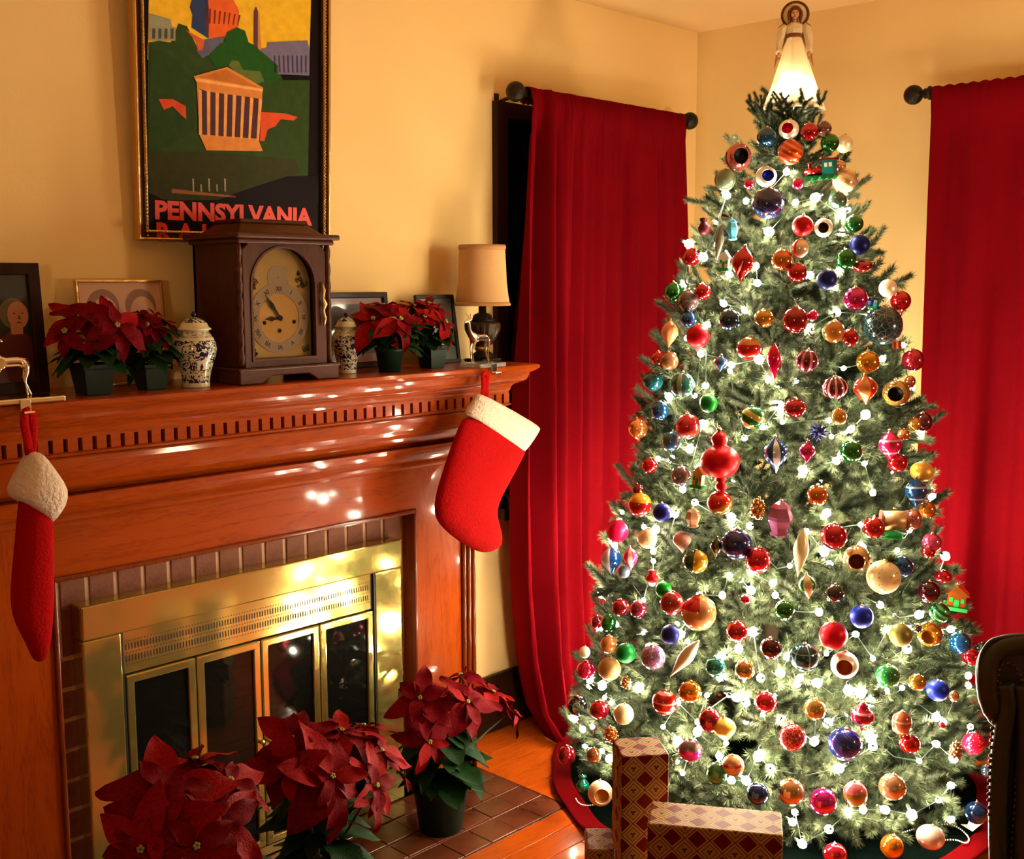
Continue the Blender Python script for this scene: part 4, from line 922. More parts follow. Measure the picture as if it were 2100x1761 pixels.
def branch_meshes(seed):
    """unit branch 0.34 long along +X; returns wood mesh, needle mesh"""
    rnd = random.Random(seed); wd = MB(); nd_ = MB(); L = .34
    segs = []
    def stick(a, b, r): wd.tube([a, (a + b) / 2 + Vector((0, 0, rnd.uniform(-.004, .006))), b], [r, r * .8, r * .5], 4, smooth=False); segs.append((a, b))
    stick(Vector((0, 0, 0)), Vector((L, 0, rnd.uniform(0, .03))), .004)
    for k in range(9):
        t = .30 + .68 * k / 8; s = 1 if k % 2 else -1
        a = Vector((L * t, 0, .03 * t)); ang = rnd.uniform(.45, .95); ln = rnd.uniform(.09, .14) * (1.1 - .45 * t)
        stick(a, a + Vector((math.cos(ang) * ln, s * math.sin(ang) * ln, rnd.uniform(-.03, .06))), .0022)
    for k in range(3):
        t = .45 + .2 * k; a = Vector((L * t, 0, .03 * t)); stick(a, a + Vector((.06, rnd.uniform(-.03, .03), rnd.choice((-.05, .06)))), .002)
    for i, (a, b) in enumerate(segs):
        d = (b - a); ln = d.length; d.normalize(); u = d.orthogonal().normalized(); v = d.cross(u)
        n = int(ln * 6500)
        for k in range(n):
            t = rnd.random() if i else .25 + .75 * rnd.random()
            p = a + (b - a) * t; an = rnd.uniform(0, 2 * PI); r = u * math.cos(an) + v * math.sin(an)
            tip = (r * rnd.uniform(.6, 1.0) + d * rnd.uniform(.45, 1.1)).normalized() * rnd.uniform(.016, .029)
            sd = tip.cross(r if abs(tip.normalized().dot(r)) < .95 else d).normalized() * .0012
            nd_.add([p - sd, p + sd, p + tip], [(0, 1, 2)], 1 if rnd.random() < .42 else 0)
    return wd.mesh('branch', M['branchwood']), nd_.mesh('needles', [M['needle'], M['frost']])
BR = [branch_meshes(s) for s in range(5)]
rnd = random.Random(77)
NB = 290
cnt = 0
# area-uniform placement on the lathe surface
zs_ = []; acc = 0
for k in range(200):
    z = .05 + (2.0 - .05) * k / 199; acc += rt(z) + .03; zs_.append((acc, z))
for i in range(NB):
    tgt = acc * ((i + .5) / NB) ** 1.0; z = next(zz for a_, zz in zs_ if a_ >= tgt)
    ang = i * 2.39996 + rnd.uniform(-.15, .15); R_ = rt(z) * rnd.uniform(.91, 1.02) - .028
    s = min(1, .55 + R_ * .9) * rnd.uniform(.92, 1.08); ln = .36 * s
    dirv = Vector((math.cos(ang), math.sin(ang), rnd.uniform(-.10, .35) + (.5 if z > 1.85 else 0) - (.0 if z > .25 else .05))).normalized()
    tip = Vector((math.cos(ang) * R_, math.sin(ang) * R_, z)); base = tip - dirv * ln
    wm, nm_ = BR[i % 5]
    m = orient(dirv, (rnd.uniform(-.5, .5), rnd.uniform(-.5, .5), 1)).to_4x4(); m.translation = base
    o = D.objects.new('branch', wm); C.objects.link(o); o.parent = tr; o.matrix_local = m @ Matrix.Scale(s, 4)
    n = D.objects.new('needles', nm_); C.objects.link(n); n.parent = o; n['kind'] = 'stuff'
# crown tuft under the angel
for i in range(9):
    ang = i * 2 * PI / 9; dirv = Vector((math.cos(ang), math.sin(ang), .9)).normalized(); wm, nm_ = BR[i % 5]
    m = orient(dirv, (0, 0, 1)).to_4x4(); m.translation = Vector((0, 0, 1.88)); o = D.objects.new('branch', wm); C.objects.link(o); o.parent = tr; o.matrix_local = m @ Matrix.Scale(.42, 4)
    n = D.objects.new('needles', nm_); C.objects.link(n); n.parent = o; n['kind'] = 'stuff'
# inner boughs, too hidden to tell apart
def inner():
    rnd = random.Random(8); src = []
    for s_ in range(3):
        keep = []
        for p in BR[s_][1].polygons:
            if rnd.random() < .42: keep.append((tuple(p.vertices), p.material_index))
        vs_ = [v.co.copy() for v in BR[s_][1].vertices]; src.append((vs_, keep))
    V = []; Fc = []; Mi = []
    for i in range(190):
        z = .04 + 1.75 * (1 - math.sqrt(rnd.random())); ang = i * 2.39996 + .7; R_ = rt(z) * rnd.uniform(.62, .88); s = .95
        d = Vector((math.cos(ang), math.sin(ang), rnd.uniform(-.2, .5))).normalized(); m = orient(d, (rnd.uniform(-1, 1), rnd.uniform(-1, 1), 1)).to_4x4(); m.translation = Vector((math.cos(ang) * R_, math.sin(ang) * R_, z)) - d * .34 * s; m = m @ Matrix.Scale(s, 4)
        vs_, keep = src[i % 3]
        for vi, mi in keep:
            b_ = len(V); V += [tuple(m @ vs_[k]) for k in vi]; Fc.append((b_, b_ + 1, b_ + 2)); Mi.append(mi)
    me = D.meshes.new('inner_boughs'); me.from_pydata(V, [], Fc); me.materials.append(M['needle']); me.materials.append(M['frost']); me.polygons.foreach_set('material_index', Mi); me.update()
    link('inner_boughs', me, tr, kind='stuff')
inner()
def on_tree(px, py, off=0.0):
    """point on the tree's outer surface seen there (nearest approach when the spot is on its outline)"""
    r = ray(px, py).normalized(); best = None; t = 1.8
    while t < 4.2:
        p = EYE + r * t; d = math.hypot(p.x - TX, p.y - TY) - (rt(p.z) + off)
        if d <= 0: return p
        if best is None or d < best[0]: best = (d, p)
        t += .004
    return best[1]
# ------------------------------------------------------------------ string of lights
HOT = [(1613,352),(1672,405),(1725,397),(1632,415),(1530,412),(1490,400),(1470,455),(1413,500),(1443,527),(1577,475),(1725,440),(1497,560),(1553,580),(1550,545),(1403,580),(1484,622),(1527,635),(1450,664),(1437,725),(1557,737),(1500,748),(1660,565),(1712,590),(1720,555),(1783,645),(1715,640),(1662,672),(1810,735),(1730,755),(1447,790),(1372,813),(1425,811),(1497,760),(1575,778),(1600,832),(1565,875),(1605,865),(1700,862),(1705,895),(1775,850),(1745,880),(1527,898),(1350,940),(1415,920),(1400,1003),(1440,870),(1715,945),(1773,950),(1645,965),(1790,1010),(1425,1030),(1500,1060),(1385,1055),(1320,1080),(1345,1085),(1340,1130),(1340,1150),(1500,1075),(1538,1078),(1695,1052),(1655,1090),(1765,1075),(1765,1117),(1865,1087),(1690,1130),(1770,1122),(1840,1128),(1495,1180),(1540,1210),(1590,1220),(1585,1195),(1540,1175),(1620,1160),(1338,1195),(1320,1230),(1435,1220),(1265,1280),(1395,1300),(1410,1315),(1480,1345),(1515,1330),(1545,1295),(1680,1255),(1755,1300),(1805,1240),(1885,1260),(1820,1290),(1950,1290),(1860,1330),(1370,1315),(1560,1390),(1480,1390),(1600,1380),(1640,1390),(1635,1402),(1695,1340),(1790,1350),(1740,1415),(1765,1420),(1240,1430),(1255,1440),(1310,1410),(1210,1395),(1235,1405),(1530,1440),(1510,1430),(1495,1425),(1450,1425),(1390,1440),(1215,1490),(1195,1495),(1430,1480),(1445,1460),(1360,1490),(1530,1480),(1565,1465),(1602,1475),(1670,1520),(1850,1410),(1810,1415),(1985,1405),(1970,1407),(1920,1470),(1935,1480),(1920,1525),(1955,1555),(1990,1490),(1885,1560),(1790,1530),(1720,1575),(1555,1550),(1580,1575),(1530,1600),(1500,1600),(1400,1585),(1475,1550),(1235,1540),(1250,1555),(1200,1530),(1430,1500),(1390,1520),(1950,1610),(1925,1640),(1870,1670),(1950,1680),(1700,1700),(1625,1685),(1630,1665),(1740,1665),(1770,1660),(1645,1730),(1815,1660)]
ls = thing('string_lights', (TX, TY, 1.0), 'string of lit warm white mini lights wound around the whole Christmas tree', 'string lights')
lo_ = Vector(ls.location)
bm_ = MB().lathe([(.0, -.013), (.0085, -.009), (.0115, 0), (.0090, .008), (0, .012)], 8).mesh('bulb', M['bulb'])
sk_ = MB().lathe([(.0045, .010), (.0045, .022), (.002, .026)], 6).mesh('socket', M['wire'])
bp_ = []
rnd = random.Random(5)
for px, py in HOT: bp_.append(on_tree(px, py, -.022 + rnd.uniform(-.03, .012)))
for i in range(110):                                     # the far side and the inside
    z = .15 + 1.75 * (1 - math.sqrt(rnd.random()) * .98); ang = rnd.uniform(0, 2 * PI)
    p = Vector((TX + math.cos(ang) * (rt(z) - .04), TY + math.sin(ang) * (rt(z) - .04), z))
    to = (EYE - p).normalized()
    if Vector((math.cos(ang), math.sin(ang), 0)).dot(to) > .15: p = Vector((TX + math.cos(ang) * rt(z) * .72, TY + math.sin(ang) * rt(z) * .72, z))
    bp_.append(p)
for p in bp_:
    e_ = (rnd.uniform(-1.2, 1.2), rnd.uniform(-1.2, 1.2), rnd.uniform(0, 6))
    o = link('bulb', bm_, ls, loc=p - lo_, rot=e_); o.scale = [rnd.choice((.55, .7, .8, .95, 1.1))] * 3; s = link('socket', sk_, o)
order = sorted(bp_, key=lambda p: (round(p.z / .14), math.atan2(p.y - TY, p.x - TX) * (1 if round(p.z / .14) % 2 else -1)))
wpts = []
for a_, b_ in zip(order, order[1:]):
    wpts.append(a_)
    if (b_ - a_).length > .12:
        mid = (a_ + b_) / 2; wpts.append(mid - Vector((0, 0, .02)))
MB().tube([p - lo_ for p in wpts], .0016, 4).build('wire', M['wire'], ls)
ORN = [
(1572,281,39,39,'ball','g:0d4a72','steel blue glossy ball ornament on the Christmas tree'),
(1618,265,40,38,'indent','in:f4eee4:d0142c','white ball with red centre ornament on the Christmas tree'),
(1660,270,37,36,'ball','g:b00a12','red glossy ball just left of the translucent brown ball'),
(1690,264,30,30,'ball','c:7a4a38','translucent brown ball ornament on the Christmas tree'),
(1702,293,37,37,'ball','g:0a6a1e','green glossy ball just below the translucent brown ball'),
(1731,295,33,36,'ball','s:e0d0a8','cream satin ball just above the small peach ball'),
(1621,312,50,50,'ball','st:b83408:e07038:d:5','orange ball with slanting red stripes ornament on the Christmas tree'),
(1514,322,52,56,'indent','in:b0584c:101418','copper pink ball with dark hollow ornament on the Christmas tree'),
(1487,369,42,44,'ball','c:6a7a58','sage green clear ball ornament on the Christmas tree'),
(1571,362,42,40,'indent','in:f0ece4:1830c0','white ball with bright blue centre ornament on the Christmas tree'),
(1684,348,60,46,'train','g:b00a12','red and teal toy locomotive ornament on the Christmas tree'),
(1536,377,20,20,'ball','g:e01060','tiny hot pink ball just below left of the white ball with bright blue centre'),
(1636,377,22,22,'ball','g:e01060','tiny hot pink ball just below left of the red and teal toy locomotive'),
(1732,371,48,48,'ball','st:c89a6a:e8cfa8:d:3','champagne swirled ball ornament on the Christmas tree'),
(1722,341,24,24,'ball','g:d89a70','small peach ball ornament on the Christmas tree'),
(1575,417,64,62,'ball','sw:141a4e:8a8a98','large navy ball with silver swirl just below the white ball with bright blue centre'),
(1718,411,36,36,'ball','c:4a6656','grey green clear ball ornament on the Christmas tree'),
(1646,463,42,42,'ball','s:b00a12','red satin ball ornament on the Christmas tree'),
(1689,467,36,38,'indent','in:f0e4cc:3a2412','white ball with dark brown centre ornament on the Christmas tree'),
(1752,459,36,34,'ball','g:0a6a1e','green glossy ball just below right of the grey green clear ball'),
(1763,502,40,40,'ball','s:101c5c','navy satin ball just above the dull red flattened ball'),
(1502,470,24,44,'lantern','s:5ab0d8','little white and blue lantern ornament on the Christmas tree'),
(1444,464,24,34,'pouch','s:4a1420','small maroon fabric pouch ornament on the Christmas tree'),
(1474,500,18,78,'spindle','c:8a8878','long grey glass icicle ornament on the Christmas tree'),
(1486,534,24,40,'house','s:f0f0ea','little white house with green base ornament on the Christmas tree'),
(1418,527,36,36,'ball','g:b00a12','red glossy ball just below left of the long grey glass icicle'),
(1523,541,46,74,'leafdrop','g:a80c10','pointed red drop with glitter leaf ornament on the Christmas tree'),
(1604,533,42,44,'ball','g:c06a10','amber glossy ball just below left of the red and cream half ball'),
(1381,598,38,38,'ball','g:0a6a1e','green glossy ball just above the peach pointed drop'),
(1441,598,34,34,'ball','g:b00a12','red glossy ball just below left of the little white house with green base'),
(1411,617,44,46,'ball','c:6a5a5c','smoky mauve clear ball just above right of the peach pointed drop'),
(1411,654,34,32,'ball','g:0e4f90','blue glossy ball just above left of the large red satin onion'),
(1497,656,44,44,'ball','g:0c3458','deep blue glossy ball just above left of the red ball with gold top'),
(1567,653,40,38,'ball','g:c08a30','gold glossy ball ornament on the Christmas tree'),
(1431,693,52,54,'onion','s:b8081a','large red satin onion ornament on the Christmas tree'),
(1373,684,34,58,'drop','s:d89060','peach pointed drop ornament on the Christmas tree'),
(1536,714,50,46,'ball','hz:c01010:c07a30','red ball with gold top ornament on the Christmas tree'),
(1478,745,28,36,'drop','hm:b01810:3060a0','small red and blue drop ornament on the Christmas tree'),
(1588,742,28,76,'spindle','g:e00c50','hot pink glass icicle ornament on the Christmas tree'),
(1349,736,30,32,'ball','g:b00a12','red glossy ball just left of the clear amber brown ball'),
(1372,740,38,38,'ball','c:a06a40','clear amber brown ball ornament on the Christmas tree'),
(1641,509,34,38,'ball','hm:c01830:e8c8a0','red and cream half ball ornament on the Christmas tree'),
(1635,559,40,40,'ball','g:b00a12','red glossy ball just below the red and cream half ball'),
(1735,531,40,42,'ball','g:0a6a1e','green glossy ball just above left of the dull red flattened ball'),
(1696,573,40,42,'ball','s:101c5c','navy satin ball just above left of the magenta glossy ball'),
(1768,546,40,26,'ball','g:a01c18','dull red flattened ball ornament on the Christmas tree'),
(1755,613,48,48,'ball','g:b81068','magenta glossy ball ornament on the Christmas tree'),
(1821,591,36,36,'ball','s:e8c8a8','cream satin ball just above right of the tiny navy blue sleigh'),
(1847,617,40,40,'ball','g:b00a12','red glossy ball just above the tiny peach ball'),
(1842,643,16,16,'ball','g:d89a80','tiny peach ball ornament on the Christmas tree'),
(1811,667,76,78,'ball','net:123a44:7a7a70','very large dark teal netted ball ornament on the Christmas tree'),
(1631,656,52,54,'ball','g:8c0c14','large crimson glossy ball just right of the gold glossy ball'),
(1667,647,20,22,'ball','g:e01060','tiny hot pink ball just above left of the olive and copper half ball'),
(1709,680,44,46,'ball','hm:8a8a48:b8762c','olive and copper half ball ornament on the Christmas tree'),
(1744,692,32,36,'ball','g:b00a12','red glossy ball just right of the olive and copper half ball'),
(1840,707,20,18,'cube','g:b81420','tiny red cube ornament on the Christmas tree'),
(1780,742,46,46,'ball','g:c8860c','bright gold glossy ball ornament on the Christmas tree'),
(1655,740,46,46,'ball','st:5c1024:d07088:m:8','maroon ball with pink spokes ornament on the Christmas tree'),
(1873,738,44,44,'ball','g:a8182c','rosy red glossy ball ornament on the Christmas tree'),
(1791,621,22,26,'train','s:202a70','tiny navy blue sleigh ornament on the Christmas tree'),
(1338,782,42,40,'ball','g:165a66','teal glossy ball ornament on the Christmas tree'),
(1400,789,50,50,'ball','st:1d5a54:8aa69c:m:5','large teal ball with pale stripes ornament on the Christmas tree'),
(1453,827,36,36,'ball','s:0a6a1e','green satin ball just above right of the red ball with salmon panel'),
(1353,842,36,38,'ball','g:0e4f90','blue glossy ball just above right of the copper onion with molded face'),
(1308,882,44,48,'onion','g:d07838','copper onion with molded face ornament on the Christmas tree'),
(1411,874,50,50,'ball','hd:c01828:c86050','red ball with salmon panel ornament on the Christmas tree'),
(1377,905,40,40,'ball','st:3a5a60:2a62b0:m:4','clear and blue striped ball ornament on the Christmas tree'),
(1543,856,48,46,'ball','st:0c6a24:c8b060:d:2','green and gold ball with red base ornament on the Christmas tree'),
(1477,945,78,128,'finial','s:b8040c','very large red finial ornament on the Christmas tree'),
(1332,954,32,32,'ball','g:b00a12','red glossy ball just below left of the clear and blue striped ball'),
(1396,976,40,42,'ball','c:6a5560','smoky mauve clear ball just left of the small peach gift box'),
(1433,978,26,44,'house','s:d8a060','small peach gift box ornament on the Christmas tree'),
(1312,1034,48,48,'ball','hz:a81010:d08a10','red ball with yellow top ornament on the Christmas tree'),
(1358,1051,38,38,'ball','s:181c70','navy satin ball just right of the red ball with yellow top'),
(1476,1031,50,48,'ball','hd:c81408:a86c14','red and amber swirl ball ornament on the Christmas tree'),
(1554,1042,36,46,'cone','g:b87a1c','gold pine cone ornament on the Christmas tree'),
(1591,932,48,76,'drop','st:0c3c74:c8d0d8:m:3','large blue and silver pointed drop ornament on the Christmas tree'),
(1600,1062,50,74,'lantern','c:b06088','pink glass lantern ornament on the Christmas tree'),
(1308,1003,24,22,'ball','g:7a0c18','small dark red ball just above the red ball with yellow top'),
(1712,795,50,46,'ball','st:5c1024:e09a9a:m:10','maroon ball with pale star stripes ornament on the Christmas tree'),
(1775,798,50,62,'drop','st:c8803c:c01408:m:4','orange red and green lobed drop ornament on the Christmas tree'),
(1838,806,54,52,'indent','in:b88a40:15100c','gold ball with dark hollow ornament on the Christmas tree'),
(1866,783,22,26,'ball','g:a05a38','small copper ball ornament on the Christmas tree'),
(1630,836,46,40,'ball','g:a80c1a','red glossy ball just above left of the navy blue starburst'),
(1720,854,32,34,'ball','g:c08a30','small gold ball just above right of the navy blue starburst'),
(1679,885,42,42,'star','s:242a6a','navy blue starburst ornament on the Christmas tree'),
(1655,927,34,48,'drop','g:b81058','magenta pointed lantern drop ornament on the Christmas tree'),
(1746,925,44,44,'ball','g:0a6a1e','green glossy ball just below right of the navy blue starburst'),
(1826,915,46,66,'drop','bd:b81048:d890a0','magenta banded pointed drop ornament on the Christmas tree'),
(1841,949,38,38,'ball','g:b80818','red glossy ball just below right of the magenta banded pointed drop'),
(1875,869,28,28,'ball','g:c08a30','small gold ball just left of the dark wine ball'),
(1894,865,34,38,'ball','g:5a1824','dark wine ball ornament on the Christmas tree'),
(1853,891,24,24,'ball','g:b87030','tiny bronze ball just above right of the magenta banded pointed drop'),
(1891,967,46,40,'ball','s:c8903c','golden satin ball ornament on the Christmas tree'),
(1879,1010,44,64,'drop','bd:0e3c6c:9ab0c8','blue banded pointed drop ornament on the Christmas tree'),
(1902,1045,32,34,'ball','g:c06a10','amber glossy ball just above right of the rose copper ball'),
(1676,1015,42,42,'ball','g:c06a10','amber glossy ball just above right of the pink glass lantern'),
(1266,1089,44,46,'ball','s:c80838','crimson pink satin ball ornament on the Christmas tree'),
(1253,1149,42,64,'drop','st:0a3a78:c0c8d0:m:2','blue pointed drop with silver stripe ornament on the Christmas tree'),
(1293,1145,30,50,'drop','st:e03060:f0c0b8:m:3','pink striped pointed drop ornament on the Christmas tree'),
(1328,1104,40,40,'ball','sp:f0d8b0:d8581c','white ball with orange flowers ornament on the Christmas tree'),
(1421,1061,30,40,'lantern','s:c89878','tan diamond shaped lantern ornament on the Christmas tree'),
(1399,1109,38,50,'drop','sp:e8a898:c82848','pink floral drop ornament on the Christmas tree'),
(1426,1151,50,48,'ball','hm:0f4a2c:c08a14','green and gold half ball ornament on the Christmas tree'),
(1469,1123,24,46,'drop','st:2a1e18:5a5030:m:3','dark brown striped drop ornament on the Christmas tree'),
(1510,1115,62,62,'ball','sw:101a58:6a6a80','large navy ball with silver swirl just right of the dark brown striped drop'),
(1555,1148,50,52,'ball','g:d01030','bright red glossy ball just left of the long cream spindle'),
(1280,1172,24,26,'ball','s:5a6a80','small blue grey ball ornament on the Christmas tree'),
(1337,1182,24,26,'pouch','s:d01420','tiny red and white boot ornament on the Christmas tree'),
(1361,1209,32,34,'ball','s:0c7a1c','green satin ball just above left of the large mottled dark red ball'),
(1377,1236,46,48,'ball','sp:8c1414:b04a30','large mottled dark red ball ornament on the Christmas tree'),
(1433,1256,70,72,'ball','pa:d89a60:c80c28','very large patchwork peach and red ball ornament on the Christmas tree'),
(1273,1245,36,34,'ball','g:8c1420','dark red glossy ball just left of the dusky pink ball'),
(1309,1249,34,36,'ball','g:902848','dusky pink ball ornament on the Christmas tree'),
(1248,1278,32,34,'ball','g:0c6a24','green glossy ball just above the copper clear ball'),
(1375,1301,38,40,'ball','s:1c2478','navy satin ball just above left of the long cream spindle tilted sideways'),
(1512,1294,44,42,'ball','g:b80818','red glossy ball just above left of the very dark red ball'),
(1529,1229,22,18,'ball','g:c01030','small red ball just right of the very large patchwork peach and red ball'),
(1224,1275,24,28,'ball','g:8c0c24','small dark red ball just above left of the copper clear ball'),
(1710,1100,52,54,'ball','g:b80c30','large crimson glossy ball just above left of the tan ball with small brown hollow'),
(1792,1082,44,44,'ball','g:b00c14','red glossy ball just left of the small green garland piece'),
(1642,1133,30,98,'spindle','s:e8dcb0','long cream spindle ornament on the Christmas tree'),
(1656,1202,36,54,'drop','st:d0b080:0c5a2c:m:4','cream and green striped drop ornament on the Christmas tree'),
(1711,1216,40,38,'ball','g:3c3230','charcoal glossy ball ornament on the Christmas tree'),
(1609,1251,40,40,'ball','g:0a6a1e','green glossy ball just below left of the cream and green striped drop'),
(1757,1145,54,54,'indent','in:c8a468:6a3020','tan ball with small brown hollow ornament on the Christmas tree'),
(1581,1329,44,44,'ball','g:4c0810','very dark red ball ornament on the Christmas tree'),
(1709,1303,56,56,'ball','s:c80c20','large red satin ball ornament on the Christmas tree'),
(1650,1347,58,56,'ball','gr:16404a:8ab0b0','large teal ball with pale grid lines ornament on the Christmas tree'),
(1767,1264,46,46,'ball','s:1c2ca0','royal blue satin ball just above right of the large red satin ball'),
(1834,1067,54,48,'drum','s:a8865a','tan drum ornament on the Christmas tree'),
(1834,1096,42,16,'house','s:2c9a48','small green garland piece ornament on the Christmas tree'),
(1874,1065,30,42,'ball','g:b86a58','rose copper ball ornament on the Christmas tree'),
(1911,1112,38,38,'ball','g:d04878','pink glossy ball ornament on the Christmas tree'),
(1903,1133,28,22,'ball','g:a80c14','small red ball just below the pink glossy ball'),
(1812,1183,68,68,'ball','sp:dcc08c:a07a48','very large cream speckled ball ornament on the Christmas tree'),
(1851,1162,42,42,'ball','g:0e4488','blue glossy ball just above right of the very large cream speckled ball'),
(1934,1182,34,26,'ball','g:c80c2c','small red ball just above right of the very dark wine ball'),
(1905,1213,44,44,'ball','g:4c0820','very dark wine ball ornament on the Christmas tree'),
(1962,1223,46,50,'house','g:c87028','orange and gold bell house ornament on the Christmas tree'),
(1927,1256,40,40,'ball','st:0c5a24:58b070:d:4','green ball with pale swirls ornament on the Christmas tree'),
(1847,1302,46,46,'ball','s:7a7034','olive ball ornament on the Christmas tree'),
(1907,1300,50,50,'indent','in:c8902c:a06414','gold ball with amber hollow ornament on the Christmas tree'),
(1969,1318,42,44,'ball','g:0f5ca0','bright blue glossy ball ornament on the Christmas tree'),
(1882,1288,20,18,'cone','g:4a4030','tiny dark pine cone ornament on the Christmas tree'),
(1199,1337,22,24,'ball','s:e0d8b0','small cream ball ornament on the Christmas tree'),
(1248,1321,34,36,'ball','c:b86a30','copper clear ball ornament on the Christmas tree'),
(1283,1339,40,40,'ball','s:0c6a2a','large green satin ball ornament on the Christmas tree'),
(1339,1347,50,50,'ball','net:8a5a90:d8c8d8','lavender ball with white snowflake lines ornament on the Christmas tree'),
(1202,1373,38,38,'ball','g:c80c48','crimson pink glossy ball ornament on the Christmas tree'),
(1250,1371,46,46,'ball','s:a8804c','tan ball ornament on the Christmas tree'),
(1284,1399,26,26,'cone','g:a87428','small gold pine cone ornament on the Christmas tree'),
(1404,1350,28,96,'spindle_t','s:dccfa8','long cream spindle tilted sideways ornament on the Christmas tree'),
(1467,1367,42,40,'ball','g:1c8a90','turquoise ball ornament on the Christmas tree'),
(1415,1418,46,44,'ball','g:d07a08','bright amber glossy ball ornament on the Christmas tree'),
(1363,1440,50,50,'ball','st:b00810:f0a088:z:3','red ball with pink bands ornament on the Christmas tree'),
(1184,1447,40,40,'indent','in:101014:d89a60','black ball with tan centre ornament on the Christmas tree'),
(1229,1455,38,38,'ball','g:a80820','red glossy ball just right of the black ball with tan centre'),
(1279,1464,40,42,'ball','s:d8c898','cream frosted ball ornament on the Christmas tree'),
(1253,1505,36,34,'cone','g:b86820','orange gold cluster ornament on the Christmas tree'),
(1162,1548,36,40,'ball','g:8c0c1c','dark red glossy ball just left of the small bronze ball'),
(1218,1548,30,32,'ball','g:a06a40','small bronze ball ornament on the Christmas tree'),
(1195,1606,26,34,'pouch','g:128a70','tiny emerald glitter bell ornament on the Christmas tree'),
(1231,1626,50,50,'indent','in:e8c8a0:a87030','large cream ball with tan centre ornament on the Christmas tree'),
(1456,1477,46,50,'ball','g:980c28','large wine red ball ornament on the Christmas tree'),
(1486,1495,46,58,'drop','s:e0b850','pale yellow pointed drop ornament on the Christmas tree'),
(1415,1537,48,46,'ball','hz:c80c90:6a5a60','magenta ball with smoky top ornament on the Christmas tree'),
(1470,1585,40,46,'ball','c:1c6a3c','clear green ball ornament on the Christmas tree'),
(1527,1376,44,46,'onion','g:b0803c','gold onion ornament on the Christmas tree'),
(1732,1363,54,54,'indent','in:f4ecdc:b0521c','white ball with rust brown centre ornament on the Christmas tree'),
(1570,1439,44,42,'ball','g:d01434','bright red glossy ball just below right of the gold onion'),
(1671,1454,44,44,'ball','g:c09848','pale gold ball ornament on the Christmas tree'),
(1625,1512,54,54,'ball','net:b01018:e0a0a0','large red ball with etched lines ornament on the Christmas tree'),
(1504,1569,44,44,'ball','st:b88a58:b01c1c:z:2','tan ball with red bands ornament on the Christmas tree'),
(1554,1627,44,44,'ball','g:0e2c68','deep blue glossy ball just left of the large bronze glossy ball'),
(1622,1623,54,54,'ball','g:b8885a','large bronze glossy ball ornament on the Christmas tree'),
(1688,1643,54,52,'ball','g:c01088','large magenta glossy ball ornament on the Christmas tree'),
(1754,1627,48,50,'ball','hz:a07c30:d86a70','gold ball with pink top ornament on the Christmas tree'),
(1733,1525,66,64,'ball','sw:1c2484:8a8aa0','large navy ball with silver swirl just below left of the crimson banded finial'),
(1769,1470,46,62,'finial_s','bd:b80c3c:e8a0b0','crimson banded finial ornament on the Christmas tree'),
(1713,1751,46,44,'ball','g:b80c28','red glossy ball just below the large magenta glossy ball'),
(1821,1386,48,46,'ball','sp:0c6a2c:b8a888','green ball with silver sequins ornament on the Christmas tree'),
(1881,1399,34,34,'ball','g:b8862c','small gold ball just right of the green ball with silver sequins'),
(1923,1415,44,42,'ball','s:1c2ca0','royal blue satin ball just above the tiny red ball'),
(1956,1427,20,24,'ball','g:a8703c','tiny bronze ball just above the tiny red ball'),
(1849,1486,44,58,'onion','bd:b05a38:d8a080','copper banded onion ornament on the Christmas tree'),
(1866,1525,40,38,'ball','g:b80c10','red glossy ball just below right of the copper banded onion'),
(1991,1347,36,32,'ball','g:b00c1c','red glossy ball just below left of the small black ball'),
(2014,1334,30,32,'ball','g:14161c','small black ball ornament on the Christmas tree'),
(1997,1524,44,44,'ball','sp:c80c30:f09ab0','red ball with glitter dots ornament on the Christmas tree'),
(1960,1538,32,34,'cone','g:8a5a34','small bronze pine cone ornament on the Christmas tree'),
(1830,1613,54,52,'ball','g:c8986c','large pale copper ball ornament on the Christmas tree'),
(2002,1666,44,44,'ball','g:0c2a54','deep blue glossy ball just below the small slate blue ball'),
(2023,1580,22,26,'ball','g:4a5a70','small slate blue ball ornament on the Christmas tree'),
(1932,1487,14,14,'ball','g:c01030','tiny red ball ornament on the Christmas tree'),
(1829,1735,46,46,'ball','g:c07010','amber glossy ball ornament resting low at the front above the tree skirt'),
(1908,1716,56,48,'ball','c:c8a090','clear pinkish glass ball hanging low beside the bead strand'),
]
OM = {}
